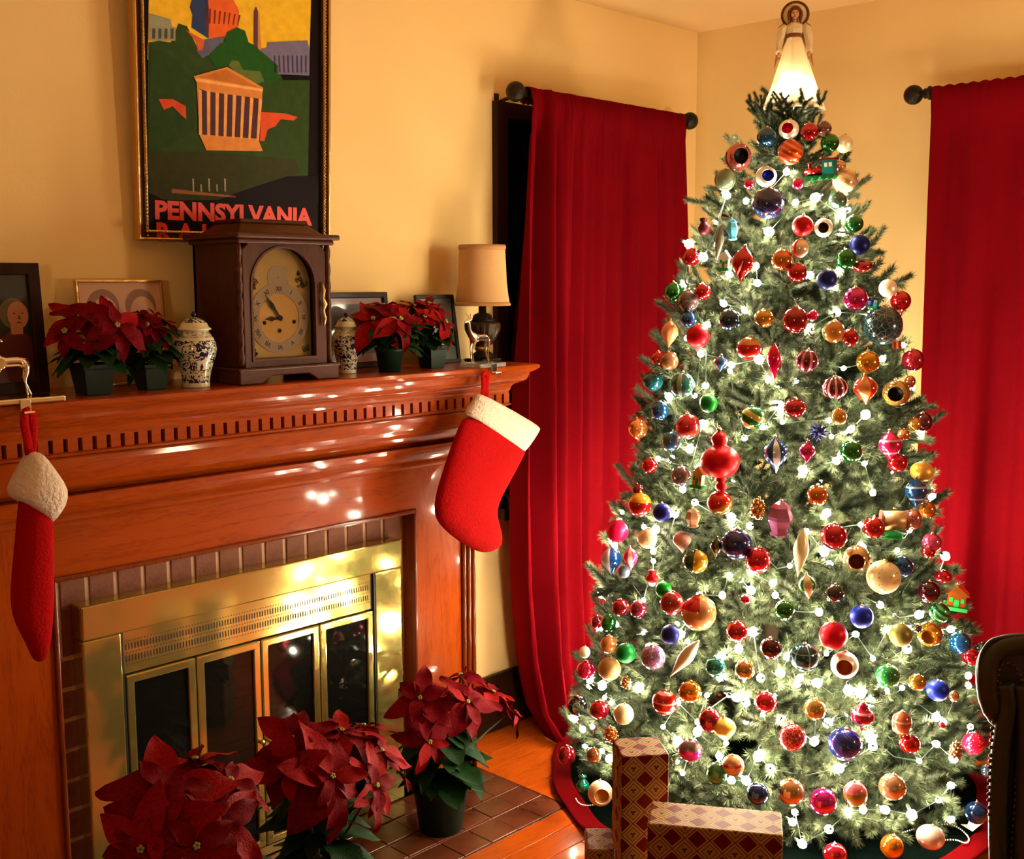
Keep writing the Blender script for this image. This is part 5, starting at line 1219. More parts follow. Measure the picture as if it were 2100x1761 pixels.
def omat(spec):
    if spec in OM: return OM[spec]
    k = spec.split(':'); t = k[0]; nm = 'ornament_' + spec.replace(':', '_')
    if t == 'g': m = mat(nm, '#' + k[1], rough=.10, metal=.75, coat=1, coat_rough=.03)
    elif t == 's': m = mat(nm, '#' + k[1], rough=.40, metal=.45, coat=.03, coat_rough=.3, spec=.2)
    elif t == 'c': m = mat(nm, '#' + k[1], rough=.08, metal=.2, coat=1, coat_rough=.02, trans=.35)
    else:
        m = mat(nm, '#' + k[1], rough=.16, metal=.5 if t not in ('in', 'sp') else .1, coat=.9, coat_rough=.05)
        nt = m.node_tree; b = nt.nodes['Principled BSDF']; L = nt.links.new
        tc = node(nt, 'ShaderNodeTexCoord'); s = node(nt, 'ShaderNodeSeparateXYZ'); L(tc.outputs['Object'], s.inputs[0])
        def M_(op, *a):
            n = node(nt, 'ShaderNodeMath', operation=op)
            for i, v in enumerate(a):
                if isinstance(v, (int, float)): n.inputs[i].default_value = v
                else: L(v, n.inputs[i])
            return n.outputs[0]
        x, y, z = s.outputs
        if t == 'st':
            n_ = float(k[4])
            if k[3] == 'z': v = M_('SINE', M_('MULTIPLY', z, n_ * 3.1)); f = M_('GREATER_THAN', v, .75)
            elif k[3] == 'm': v = M_('SINE', M_('MULTIPLY', M_('ARCTAN2', y, x), n_)); f = M_('GREATER_THAN', v, .55)
            else: v = M_('SINE', M_('MULTIPLY', M_('ADD', z, M_('MULTIPLY', x, .6)), n_ * 2.6)); f = M_('GREATER_THAN', v, .1)
        elif t == 'bd': v = M_('ABSOLUTE', M_('SUBTRACT', M_('ABSOLUTE', z), .38)); f = M_('LESS_THAN', v, .06)
        elif t == 'hz': f = M_('GREATER_THAN', z, .25)
        elif t == 'hm': f = M_('GREATER_THAN', M_('ADD', x, M_('MULTIPLY', y, -.6)), .05)
        elif t == 'hd': f = M_('GREATER_THAN', M_('ADD', M_('MULTIPLY', z, -1), M_('MULTIPLY', x, .4)), .1)
        elif t == 'pa': f = M_('MULTIPLY', M_('LESS_THAN', x, -.1), M_('GREATER_THAN', z, .15))
        elif t == 'gr':
            f = M_('MAXIMUM', M_('GREATER_THAN', M_('ABSOLUTE', M_('SINE', M_('MULTIPLY', M_('ARCTAN2', y, x), 3))), .985), M_('GREATER_THAN', M_('ABSOLUTE', M_('SINE', M_('MULTIPLY', z, 3.4))), .992))
        elif t == 'sw':
            v = M_('SINE', M_('ADD', M_('MULTIPLY', z, 5), M_('MULTIPLY', M_('ARCTAN2', y, x), 2)))
            f = M_('LESS_THAN', M_('ABSOLUTE', M_('SUBTRACT', M_('ABSOLUTE', v), .35)), .03)
        elif t == 'sp':
            vo = node(nt, 'ShaderNodeTexVoronoi'); vo.inputs['Scale'].default_value = 4.2; L(tc.outputs['Object'], vo.inputs['Vector']); f = M_('LESS_THAN', vo.outputs['Distance'], .22)
        elif t == 'net':
            vo = node(nt, 'ShaderNodeTexVoronoi', feature='DISTANCE_TO_EDGE'); vo.inputs['Scale'].default_value = 3.6; L(tc.outputs['Object'], vo.inputs['Vector']); f = M_('LESS_THAN', vo.outputs['Distance'], .03)
        elif t == 'in': f = None
        if f is not None:
            mix = node(nt, 'ShaderNodeMix', data_type='RGBA'); mix.inputs['A'].default_value = srgb(k[1]); mix.inputs['B'].default_value = srgb(k[2])
            L(f, mix.inputs['Factor']); L(mix.outputs['Result'], b.inputs['Base Color'])
    OM[spec] = m; return m
_ph = mat('placeholder_glass', '#888888')
def lat(pf, seg=28, wob=None): return MB().lathe(pf, seg, wob=wob, close=False)
def sph(n=16, r=1): return [(r * math.cos(-PI / 2 + PI * i / n), r * math.sin(-PI / 2 + PI * i / n)) for i in range(n + 1)]
SHAPE = {}
SHAPE['ball'] = (lat(sph()), 1)
SHAPE['onion'] = (lat([(0, -1), (.1, -.97)] + [(.9 * math.cos(a), .12 + .85 * math.sin(a)) for a in [(-1.35 + 2.5 * i / 12) for i in range(13)]] + [(.2, .97), (.1, 1)]), 1)
SHAPE['drop'] = (lat([(.01, -1), (.06, -.93), (.22, -.75), (.62, -.42), (.92, -.12), (1, .12), (.9, .38), (.62, .62), (.28, .80), (.12, .9), (.10, 1)], wob=lambda a, z: 1 + .02 * math.cos(a * 6)), 1)
SHAPE['spindle'] = (lat([(.02, -1), (.25, -.75), (.62, -.42), (.92, -.1), (1, .15), (.85, .45), (.5, .75), (.2, .92), (.1, 1)], wob=lambda a, z: 1 + .05 * math.cos(a * 5 + z * 6)), 1)
SHAPE['finial'] = (lat([(.05, -1), (.12, -.93), (.30, -.86), (.28, -.74), (.16, -.66), (.32, -.58), (.26, -.50)] + [(1.0 * math.cos(a), -.02 + .52 * math.sin(a)) for a in [(-1.25 + 2.45 * i / 14) for i in range(15)]] + [(.34, .52), (.42, .64), (.40, .76), (.26, .86), (.1, .93), (.08, 1)]), 1)
SHAPE['finial_s'] = (lat([(.02, -1), (.12, -.85), (.16, -.65), (.3, -.55)] + [(1.0 * math.cos(a), .05 + .58 * math.sin(a)) for a in [(-1.2 + 2.2 * i / 12) for i in range(13)]] + [(.4, .70), (.42, .8), (.2, .95), (.1, 1)]), 1)
def indent_mesh():
    """ball with a pressed-in hollow on its -Y side, hollow in slot 1"""
    mb = MB(); seg = 28; pf = []
    for i in range(15):
        a = PI * i / 15; pf.append((math.sin(a), math.cos(a)))                  # starts at back pole (+Y)
    cut = [(r, y) for r, y in pf if y > -.80]
    ring = [(.60, -.80), (.56, -.76), (.50, -.55), (.36, -.38), (.18, -.30), (0, -.28)]
    def rings(rs, mi):
        vs_ = [(r * math.cos(2 * PI * k / seg), y, r * math.sin(2 * PI * k / seg)) for r, y in rs for k in range(seg)]
        mb.add(vs_, [(i * seg + k, (i + 1) * seg + k, (i + 1) * seg + (k + 1) % seg, i * seg + (k + 1) % seg) for i in range(len(rs) - 1) for k in range(seg)], mi, True)
    rings(cut + [(.60, -.80)], 0); rings(ring[:2], 0); rings(ring[1:], 1)
    return mb
SHAPE['indent'] = (indent_mesh(), 2)
def cone_mesh():
    mb = lat([(0, -.95), (.5, -.7), (.72, -.2), (.6, .4), (.25, .85), (0, .9)], 12)
    for i in range(34):
        z = -.85 + 1.65 * i / 33; r = .80 * math.sqrt(max(.05, 1 - (z + .15) ** 2 * .9)); a = i * 2.4; mb.ball((r * .8 * math.cos(a), r * .8 * math.sin(a), z), .24, 6, 4, sc=(1, 1, .7))
    return mb
SHAPE['cone'] = (cone_mesh(), 1)
def star_mesh():
    mb = MB().ball((0, 0, 0), .55, 12, 8)
    for i in range(26):
        y = 1 - 2 * (i + .5) / 26; r = math.sqrt(1 - y * y); a = i * 2.4; d = Vector((r * math.cos(a), r * math.sin(a), y)); mb.tube([d * .3, d * .6, d * 1.0], [.22, .15, .01], 5, smooth=False)
    return mb
SHAPE['star'] = (star_mesh(), 1)
SHAPE['cube'] = (MB().box((-.8, -.8, -.8), (.8, .8, .8)).box((-.84, -.2, -.84), (.84, .2, .84), 1).box((-.2, -.84, -.84), (.2, .84, .84), 1), 2)
SHAPE['lantern'] = (MB().lathe([(.5, -1), (.8, -.9), (.8, -.8), (.62, -.74), (.98, -.1), (1, .1), (.7, .56), (.86, .6), (.5, .8), (.15, .95), (.1, 1)], 6, smooth=False).lathe([(.30, -.80), (.34, 0), (.2, .5)], 8, mi=1), 2)
SHAPE['house'] = (MB().box((-.75, -.6, -.7), (.75, .6, .3)).prism([(-1, .28), (1, .28), (0, 1)], -.75, .75, 'y').box((-.95, -.8, -1), (.95, .8, -.7), 1).box((-.2, -.64, -.7), (.2, -.6, -.1), 1).box((-.6, -.64, -.3), (-.32, -.6, .05), 1).box((.32, -.64, -.3), (.6, -.6, .05), 1), 2)
SHAPE['pouch'] = (lat([(.0, -1), (.55, -.95), (.95, -.55), (1, -.1), (.6, .35), (.35, .5), (.55, .7), (.6, .95), (.3, 1)], 16, wob=lambda a, z: 1 + .10 * math.cos(a * 7)), 1)
SHAPE['drum'] = (MB().prism([(.8 * math.cos(2 * PI * k / 24), .8 * math.sin(2 * PI * k / 24)) for k in range(24)], -.9, .9, 'x', smooth=True).prism([(.86 * math.cos(2 * PI * k / 24), .86 * math.sin(2 * PI * k / 24)) for k in range(24)], -.98, -.85, 'x', 1).prism([(.86 * math.cos(2 * PI * k / 24), .86 * math.sin(2 * PI * k / 24)) for k in range(24)], .85, .98, 'x', 1), 2)
def train_mesh():
    mb = MB().tube([(-1, 0, -.1), (.25, 0, -.1)], .36, 14).box((.2, -.42, -.55), (.95, .42, .75), 1).box((.1, -.5, .72), (1.05, .5, .86), 0).tube([(-.75, 0, .2), (-.75, 0, .6), (-.75, 0, .75)], [.12, .12, .2], 10).ball((-.2, 0, .28), .16, 8, 6).box((-1.1, -.36, -.62), (.95, .36, -.45), 2)
    mb.box((.35, -.44, .15), (.55, -.40, .5), 3).box((.65, -.44, .15), (.85, -.40, .5), 3)
    for x in (-.75, -.25, .3, .75):
        for y in (-.44, .34): mb.prism([(x + .22 * math.cos(2 * PI * k / 14), -.68 + .22 * math.sin(2 * PI * k / 14)) for k in range(14)], y, y + .1, 'y', 2)
    return mb
SHAPE['train'] = (train_mesh(), 4)
OMESH = {k: mb.mesh('ornament_' + k, [_ph] * n) for k, (mb, n) in SHAPE.items()}
OMESH['leafdrop'] = OMESH['drop']; OMESH['spindle_t'] = OMESH['spindle']
capm = MB().lathe([(.16, 0), (.17, .10), (.15, .13), (.05, .15), (0, .15)], 12).tube([(.07 * math.cos(a), 0, .20 + .07 * math.sin(a)) for a in [2 * PI * i / 10 for i in range(11)]], .014, 5).mesh('cap', M['goldcap'])
EXTRA = {'train': ['s:14706c', 's:0c4a20', 's:e0d8c0'], 'lantern': ['s:f4f0e0'], 'house': ['s:2c9a48'], 'cube': ['g:d8b060'], 'drum': ['s:8c5040']}
ALIAS = {'ball': 'ball_ornament', 'indent': 'hollow_ball_ornament', 'onion': 'onion_ornament', 'drop': 'drop_ornament', 'leafdrop': 'drop_ornament', 'spindle': 'icicle_ornament', 'spindle_t': 'icicle_ornament', 'finial': 'finial_ornament', 'finial_s': 'finial_ornament', 'cone': 'pine_cone_ornament', 'star': 'starburst_ornament', 'cube': 'cube_ornament', 'lantern': 'lantern_ornament', 'house': 'house_ornament', 'pouch': 'pouch_ornament', 'drum': 'drum_ornament', 'train': 'toy_train_ornament'}
rnd = random.Random(31)
def put_ornament(px, py, w_, h_, shape, spec, label):
    p = on_tree(px, py, .012)
    dist = (p - EYE).dot(Vector((AX.z, AY.z, AZ.z)))
    rx, rz = w_ / 2 / F * dist * 1.03, h_ / 2 / F * dist * 1.03
    if py > 1700: p = EYE + (p - EYE) * 1.0
    if p.z < rz + .02: p = p * 1.0; p.z = max(p.z, rz + .02)
    face = math.atan2(p.y - TY, p.x - TX)                 # outward direction
    o = D.objects.new(ALIAS[shape], OMESH[shape]); C.objects.link(o); o.location = p
    view = math.atan2(EYE.y - p.y, EYE.x - p.x)
    turn = {'indent': view + PI / 2 + rnd.uniform(-.3, .3)}.get(shape, view + PI / 2 + rnd.uniform(-.5, .5))
    o.rotation_euler = (rnd.uniform(-.12, .12), rnd.uniform(-.12, .12), turn)
    if shape == 'spindle_t': o.rotation_euler = (0, .62, view + PI / 2)
    o.scale = (rx, rx, rz)
    specs = [spec]
    if shape == 'indent': k = spec.split(':'); specs = ['s:' + k[1] if 'f' in k[1][0] + k[1][2] or k[1][0] == 'e' else 'g:' + k[1], 's:' + k[2]]
    specs += EXTRA.get(shape, [])
    for i, s in enumerate(specs[:len(o.material_slots)]): o.material_slots[i].link = 'OBJECT'; o.material_slots[i].material = omat(s)
    tag(o, label, 'ornament', 'ornaments on the Christmas tree')
    c_ = D.objects.new('cap', capm); C.objects.link(c_); c_.parent = o; q = min(w_, h_) / 2 / F * dist * .9; c_.scale = (q / rx, q / rx, q / rz); c_.location = (0, 0, .96)
    if shape == 'leafdrop':
        lf = D.objects.new('glitter_leaf', bracts[0]); C.objects.link(lf); lf.parent = o; lf.location = (.12, -1.02, -.75); lf.rotation_euler = (0, -1.25, -.1); lf.rotation_euler = (PI / 2 * .0, -PI / 2 + .4, 0); lf.scale = (1.1, .8, .6)
    return o
for row in ORN: put_ornament(*row)
# ------------------------------------------------------------------ angel tree topper
ap = P(1622, 100, Y=TY + .02); AXp = TX
base_z = on_tree(1625, 228).z
fd = (Vector((TX, TY, 1.9)) - EYE)
t_ = fd.xy.length / ray(1625, 120).xy.length
def APt(px, py):
    r = ray(px, py); t = fd.xy.length / r.xy.length; return EYE + r * t
b0 = APt(1625, 222); top = APt(1628, 3).z
viewa = math.atan2(EYE.y - b0.y, EYE.x - b0.x)
an = thing('angel_tree_topper', b0, 'ivory angel doll with lace halo and glowing skirt on top of the tree', 'tree topper', rz=viewa + PI / 2)
HT = top - b0.z; u_ = HT / .30
def A(x, y, z): return Vector((x * u_, y * u_, z * u_))
dress = mat('sheer_ivory_organza', '#efe0bd', rough=.8)
nt = dress.node_tree; bs = nt.nodes['Principled BSDF']; tl_ = node(nt, 'ShaderNodeBsdfTranslucent'); tl_.inputs[0].default_value = srgb('#fff0cc'); tp_ = node(nt, 'ShaderNodeBsdfTransparent'); m1 = node(nt, 'ShaderNodeMixShader'); m1.inputs[0].default_value = .30; m2 = node(nt, 'ShaderNodeMixShader'); m2.inputs[0].default_value = .30
out = nt.nodes['Material Output']; nt.links.new(bs.outputs[0], m1.inputs[1]); nt.links.new(tl_.outputs[0], m1.inputs[2]); nt.links.new(m1.outputs[0], m2.inputs[1]); nt.links.new(tp_.outputs[0], m2.inputs[2]); nt.links.new(m2.outputs[0], out.inputs[0])
w8 = lambda a, z: 1 + (.10 * math.cos(a * 9) + .05 * math.cos(a * 17 + 1)) * max(0, min(1, (.2 * u_ - z) / (.2 * u_)))
MB().lathe([(.082 * u_, -.004 * u_), (.078 * u_, .012 * u_), (.062 * u_, .06 * u_), (.047 * u_, .11 * u_), (.034 * u_, .15 * u_), (.024 * u_, .186 * u_), (.019 * u_, .20 * u_)], 72, wob=w8, close=False).build('skirt', dress, an, solid=.0012)
MB().lathe([(.083 * u_, -.002 * u_), (.087 * u_, -.008 * u_), (.079 * u_, .010 * u_)], 72, wob=lambda a, z: 1 + .10 * math.cos(a * 9) + .03 * math.sin(a * 36), close=False).build('lace_hem', M['lace'], an, solid=.001)
ribbon_body('bodice', [(A(0, 0, .192), A(.019, 0, 0), A(0, .014, 0)), (A(0, 0, .205), A(.020, 0, 0), A(0, .015, 0)), (A(0, 0, .222), A(.027, 0, 0), A(0, .017, 0)), (A(0, 0, .236), A(.026, 0, 0), A(0, .014, 0)), (A(0, 0, .242), A(.010, 0, 0), A(0, .009, 0))], M['lace'], an, 16)
MB().lathe([(.0195 * u_, .196 * u_), (.0215 * u_, .199 * u_), (.0215 * u_, .206 * u_), (.0205 * u_, .209 * u_)], 20, close=False).build('sash', mat('gold_brown_sash', '#8a5420', rough=.7, bump=.8, bscale=300), an)
MB().tube([A(0, 0, .236), A(0, 0, .252)], .0065 * u_, 10).build('neck', M['skin'], an)
M['wingm'] = mat('brown_edged_wing', '#9a6c38', rough=.8)
hd = MB().ball(A(0, -.001, .265), .0155 * u_, 20, 16, sc=(.86, .92, 1.12)); hd.ball(A(0, -.0155, .2625), .0026 * u_, 8, 6, sc=(.8, 1, 1.4)); hd.ball(A(0, -.0125, .2515), .0045 * u_, 8, 6, sc=(1, .8, .7))
for s in (-1, 1): hd.ball(A(s * .0135, 0, .264), .003 * u_, 8, 6, sc=(.5, .8, 1.2)); hd.ball(A(s * .0065, -.0118, .2585), .0045 * u_, 8, 6, sc=(1, .6, 1))
hdo = hd.build('head', M['skin'], an)
ey = MB()
for s in (-1, 1): ey.ball(A(s * .0055, -.0150, .2665), .0017 * u_, 8, 6, sc=(1.2, .5, .9))
ey.build('eyes', blk, hdo); MB().ball(A(0, -.0150, .2562), .0022 * u_, 8, 6, sc=(1.3, .4, .5)).build('lips', mat('doll_lips', '#a8483a'), hdo)
hr = MB().ball(A(0, .004, .2705), .0185 * u_, 18, 12, sc=(.98, .95, 1.02))
for s in (-1, 1):
    for k in range(4): hr.tube([A(s * (.012 + .0015 * k), -.004 + .004 * k, .276), A(s * (.018), -.006 + .004 * k, .262), A(s * (.015), -.008 + .004 * k, .248), A(s * .017, -.010 + .003 * k, .236)], [.004 * u_, .005 * u_, .004 * u_, .002 * u_], 6)
hr.build('hair', M['hair'], an)
hl = MB(); n = 44; hc = (.0, .266)
o1 = [(.0385 * u_ * math.cos(2 * PI * k / n) * .96, (hc[1] * u_ + .0385 * u_ * math.sin(2 * PI * k / n) * .92)) for k in range(n)]; i1 = [(.006 * u_ * math.cos(2 * PI * k / n), hc[1] * u_ + .006 * u_ * math.sin(2 * PI * k / n)) for k in range(n)]
hl.plate(o1, i1, .014 * u_, .0155 * u_); hl.build('lace_halo', M['lace'], an)
hb_ = MB()
for k in range(n): hb_.ball((o1[k][0], .0145 * u_, o1[k][1]), .0042 * u_, 7, 5)
hb_.build('halo_beading', M['hair'], an, kind='stuff')
for s in (-1, 1):
    sh = MB().tube([A(s * .024, 0, .232), A(s * .034, -.001, .222), A(s * .041, -.003, .195), A(s * .043, -.008, .168), A(s * .042, -.012, .155)], [.010 * u_, .013 * u_, .012 * u_, .009 * u_, .011 * u_], 12)
    sh.build('sleeve', M['lace'], an)
    hnd = MB().tube([A(s * .042, -.012, .158), A(s * .042, -.014, .150), A(s * .0425, -.016, .143)], [.0045 * u_, .0052 * u_, .0045 * u_], 8)
    for f in range(4): hnd.tube([A(s * (.0392 + .0022 * f), -.016, .145), A(s * (.0390 + .0024 * f), -.018, .138), A(s * (.0392 + .0022 * f), -.020, (.1325, .131, .1315, .134)[f])], [.0012 * u_, .0011 * u_, .0009 * u_], 5)
    hnd.tube([A(s * .038, -.015, .150), A(s * .0362, -.019, .146), A(s * .0366, -.021, .142)], [.0014 * u_, .0012 * u_, .0009 * u_], 5); hnd.build('hand', M['skin'], an)
    wg = [(s * .010, .012, .235), (s * .030, .018, .247), (s * .046, .022, .235), (s * .050, .024, .20), (s * .052, .026, .15), (s * .056, .028, .118), (s * .040, .022, .16), (s * .020, .016, .20)]
    wv_ = [A(*p) for p in wg]; MB().add(wv_, [tuple(range(len(wv_)))[::s]], 0).build('wing', M['wingm'], an, solid=.002)
MB().tube([A(0, 0, -.06), A(0, 0, .19)], .006 * u_, 8).build('support', M['lace'], an)
for i, (x, y, z) in enumerate([(-.022, -.030, .035), (-.006, -.038, .075), (.042, -.02, .055), (.040, -.03, .006)]):
    o = link('bulb', bm_, ls, loc=an.matrix_basis @ A(x, y, z) - lo_); o.scale = [(.75, .38, .6, .5)[i]] * 3
    link('socket', sk_, o)
# ------------------------------------------------------------------ tree skirt, bead garland
def skirt_piece(r0, r1, name, m, z0, parent, thick):
    mb = MB(); seg = 144; nr = 8; vs_ = []
    for i in range(nr + 1):
        r = r0 + (r1 - r0) * i / nr
        for k in range(seg):
            a = 2 * PI * k / seg; wv = 1 + .012 * math.sin(a * 7) + .008 * math.sin(a * 13 + 1)
            z = z0 + .010 * (1 - r / .65) + .005 * (1 + math.sin(a * 11 + r * 9)) * min(1, r / .5)
            vs_.append((r * wv * math.cos(a), r * wv * math.sin(a), z))
    fs = [(i * seg + k, (i + 1) * seg + k, (i + 1) * seg + (k + 1) % seg, i * seg + (k + 1) % seg) for i in range(nr) for k in range(seg)]
    mb.add(vs_, fs, 0, True); return mb.build(name, m, parent, solid=thick)
ts = thing('tree_skirt', (TX, TY, 0), 'round black-green velvet tree skirt with red border under the tree', 'tree skirt')
skirt_piece(.035, .600, 'skirt_cloth', M['skirtgreen'], .010, ts, .004); skirt_piece(.597, .655, 'red_border', M['skirtred'], .012, ts, .006)
def beads(name, pts, r, label, step):
    pts = [Vector(p) for p in pts]; t = thing(name, pts[0], label, 'bead strand', 'white bead strands lying on the tree skirt'); mb = MB(); c = pts[0]
    for a, b in zip(pts, pts[1:]):
        n = max(1, int((b - a).length / step))
        for k in range(n): mb.ball(a + (b - a) * k / n - c, r, 6, 5)
    mb.build('beads', M['bead'], t, kind='stuff')
def curve_pts(px, z):
    q = [P(x, y, Z=z) for x, y in px]; out = []
    for i in range(len(q) - 1):
        p0, p1, p2, p3 = q[max(0, i - 1)], q[i], q[i + 1], q[min(len(q) - 1, i + 2)]
        for k in range(5):
            t = k / 5; out.append(.5 * ((2 * p1) + (p2 - p0) * t + (2 * p0 - 5 * p1 + 4 * p2 - p3) * t * t + (-p0 + 3 * p1 - 3 * p2 + p3) * t ** 3))
    return out + [q[-1]]
beads('bead_garland', curve_pts([(1181, 1637), (1186, 1645), (1195, 1650), (1208, 1651), (1225, 1649)], .031), .0020, 'short white bead strand on the skirt below the tiny emerald bell', .0075)
beads('bead_garland', curve_pts([(1850, 1707), (1870, 1701), (1890, 1696), (1920, 1692), (1948, 1690), (1970, 1700), (1985, 1715), (1986, 1725), (1978, 1728), (1960, 1722), (1935, 1722)], .032), .0022, 'long looping white bead strand on the skirt near the chair', .0085)
# ------------------------------------------------------------------ wrapped presents
def paper(k=1.0):
    m = mat('holly_diamond_paper', '#7a1c0e', rough=.5, spec=.08); nt = m.node_tree; b = nt.nodes['Principled BSDF']; L = nt.links.new
    uv = node(nt, 'ShaderNodeUVMap'); uv.uv_map = 'UVMap'; s = node(nt, 'ShaderNodeSeparateXYZ'); L(uv.outputs[0], s.inputs[0])
    def M_(op, *a):
        n = node(nt, 'ShaderNodeMath', operation=op)
        for i, v in enumerate(a):
            if isinstance(v, (int, float)): n.inputs[i].default_value = v
            else: L(v, n.inputs[i])
        return n.outputs[0]
    sc = 1 / .052
    u = M_('MULTIPLY', s.outputs[0], sc); v = M_('MULTIPLY', s.outputs[1], sc)
    a = M_('ADD', u, v); c_ = M_('SUBTRACT', u, v)
    fa = M_('FRACT', a); fc = M_('FRACT', c_)
    da = M_('ABSOLUTE', M_('SUBTRACT', fa, .5)); dc = M_('ABSOLUTE', M_('SUBTRACT', fc, .5)); e_ = M_('MAXIMUM', da, dc)   # .5 on cell edge
    par = M_('MODULO', M_('ABSOLUTE', M_('ADD', M_('FLOOR', a), M_('FLOOR', c_))), 2.0)
    cell = M_('LESS_THAN', M_('ABSOLUTE', M_('SUBTRACT', M_('FRACT', M_('MULTIPLY', M_('FLOOR', a), .5)), .0)), .25)
    cell2 = M_('LESS_THAN', M_('FRACT', M_('ADD', M_('MULTIPLY', M_('FLOOR', M_('ADD', a, c_)), 0), M_('MULTIPLY', M_('ADD', M_('FLOOR', a), M_('FLOOR', c_)), .5))), .25)
    border = M_('MULTIPLY', M_('GREATER_THAN', e_, .38), M_('LESS_THAN', e_, .475))
    ring = M_('MULTIPLY', M_('MULTIPLY', M_('GREATER_THAN', e_, .30), M_('LESS_THAN', e_, .335)), cell2)
    inner = M_('MULTIPLY', M_('LESS_THAN', e_, .38), cell2)
    pu = M_('SUBTRACT', fa, .5); pv = M_('SUBTRACT', fc, .5)
    xx = M_('ADD', pu, pv); yy = M_('SUBTRACT', pu, pv)
    ang = M_('ARCTAN2', yy, xx); rr = M_('SQRT', M_('ADD', M_('MULTIPLY', xx, xx), M_('MULTIPLY', yy, yy)))
    leafr = M_('ADD', M_('MULTIPLY', M_('ABSOLUTE', M_('SINE', M_('ADD', M_('MULTIPLY', ang, 1.5), .8))), .24), M_('MULTIPLY', M_('SINE', M_('MULTIPLY', ang, 17)), .025))
    leaf_ = M_('MULTIPLY', M_('LESS_THAN', rr, leafr), cell2)
    def mix(f, A_, B_):
        n = node(nt, 'ShaderNodeMix', data_type='RGBA'); L(f, n.inputs['Factor'])
        if isinstance(A_, str): n.inputs['A'].default_value = srgb(A_)
        else: L(A_, n.inputs['A'])
        n.inputs['B'].default_value = srgb(B_); return n.outputs['Result']
    c1 = mix(inner, '#5c1206', '#96744a'); c2 = mix(border, c1, '#a4804e'); c3 = mix(ring, c2, '#4c1a0c'); c4 = mix(leaf_, c3, '#3c1a0c')
    c5 = mix(M_('GREATER_THAN', e_, .475), c4, '#4c1a0c')
    L(c5, b.inputs['Base Color']); return m
M['paper'] = paper()
def gift(a, b, rz, loc, label):
    """wrapped box, half sizes a,b,... with UVs in metres so the paper runs round it"""
    (x0, y0, z0), (x1, y1, z1) = a, b; t = thing('wrapped_present', loc, label, 'present', 'presents in holly diamond paper', rz=rz)
    mb = MB().box(a, b); me = mb.mesh('wrapping_paper', M['paper']); uv = me.uv_layers.new(name='UVMap')
    for p in me.polygons:
        n = p.normal
        for li in p.loop_indices:
            v = me.vertices[me.loops[li].vertex_index].co
            if abs(n.z) > .5: w_ = (v.x - x0, v.y - y0 + (z1 - z0))
            elif abs(n.y) > .5: w_ = (v.x - x0, v.z - z0)
            else: w_ = (v.y - y0, v.z - z0)
            uv.data[li].uv = w_
    o = link('wrapping_paper', me, t); m = o.modifiers.new('b', 'BEVEL'); m.width = .004; m.segments = 3
    # folded end flaps with tape
    fl_ = MB(); y = (y0 + y1) / 2
    fl_.prism([(y0 + .004, z1 - .006), (y1 - .004, z1 - .006), (y, z1 - (y1 - y0) * .45)], x0 - .0012, x0 - .0002, 'x'); me = fl_.mesh('end_flap', M['paper']); uv = me.uv_layers.new(name='UVMap')
    for l in me.loops: v = me.vertices[l.vertex_index].co; uv.data[l.index].uv = (v.y + .013, v.z)
    link('end_flap', me, t)
    MB().box((x0 - .0016, y - .01, z1 - .09), (x0 - .0012, y + .01, z1 - .05)).build('tape', mat('clear_tape', '#d8c8a8', rough=.1, alpha=.35), t)
    return t
# boxes measured on the floor in front of the tree
ga = math.radians(-44)
def boxat(pl, pr, ptop, dist, dep, label, base=0.0, yaw=ga, dist2=None):
    """front face between two upright edges; dist = forward distance of the face"""
    f_ = Vector((AX.z, AY.z, 0)).normalized()
    def at(px, py, dd=None): r = ray(px, py); t = (dd or dist) / (r.x * f_.x + r.y * f_.y); return EYE + r * t
    a, b = at(*pl), at(*pr, dist2); wd = (b.xy - a.xy).length; zt = at(*ptop).z; yw = math.atan2(b.y - a.y, b.x - a.x)
    c = Vector(((a.x + b.x) / 2, (a.y + b.y) / 2, base))
    return gift((-wd / 2, 0, 0), (wd / 2, dep, zt - base), yw, c, label)
boxat((1276, 1600), (1372, 1600), (1325, 1552), 2.42, .105, 'tall narrow present standing upright in red and tan holly diamond paper', dist2=2.434)
boxat((1328, 1700), (1606, 1712), (1460, 1688), 2.27, .11, 'wide low present in red and tan holly diamond paper beside the tall one', dist2=2.215)
boxat((1205, 1755), (1262, 1755), (1240, 1742), 2.33, .10, 'present at the bottom edge in holly diamond paper left of the tall one')
# ------------------------------------------------------------------ leather wing chair (back towards the camera's right)
fdir = Vector((AX.z, AY.z, 0)).normalized()
def at(px, py, d): r = ray(px, py); return EYE + r * (d / (r.x * fdir.x + r.y * fdir.y))
cb = at(2150, 1500, 1.72)
rdir = Vector((fdir.y, -fdir.x, 0))                     # to the camera's right
ch = thing('leather_wing_chair', (cb.x, cb.y, 0), 'black leather wing chair with bronze nailhead trim at the right edge', 'armchair', rz=math.atan2(rdir.y, rdir.x))
# local axes: x to the right, y away from the camera, z up
def L_(px, py, d): p = at(px, py, d) - Vector((cb.x, cb.y, 0)); return (p.dot(rdir), p.dot(fdir), p.z)
edge = [(2026, 1760), (2028, 1700), (2030, 1620), (2033, 1540), (2036, 1500), (2040, 1462), (2028, 1440), (2016, 1418), (2011, 1395), (2010, 1370), (2014, 1345), (2022, 1326), (2036, 1314), (2056, 1309), (2080, 1307), (2110, 1306), (2160, 1310), (2200, 1330), (2215, 1400), (2220, 1500), (2222, 1760)]
ed_ = [L_(x, y, 1.72) for x, y in edge]; poly = [(p[0], p[2]) for p in ed_]
poly = [(poly[0][0], .30)] + poly + [(poly[-1][0], .30)]
sidep = MB().prism(poly, -.016, .006, 'y'); o = sidep.build('wing_panel', M['leather'], ch, bevel=.009)
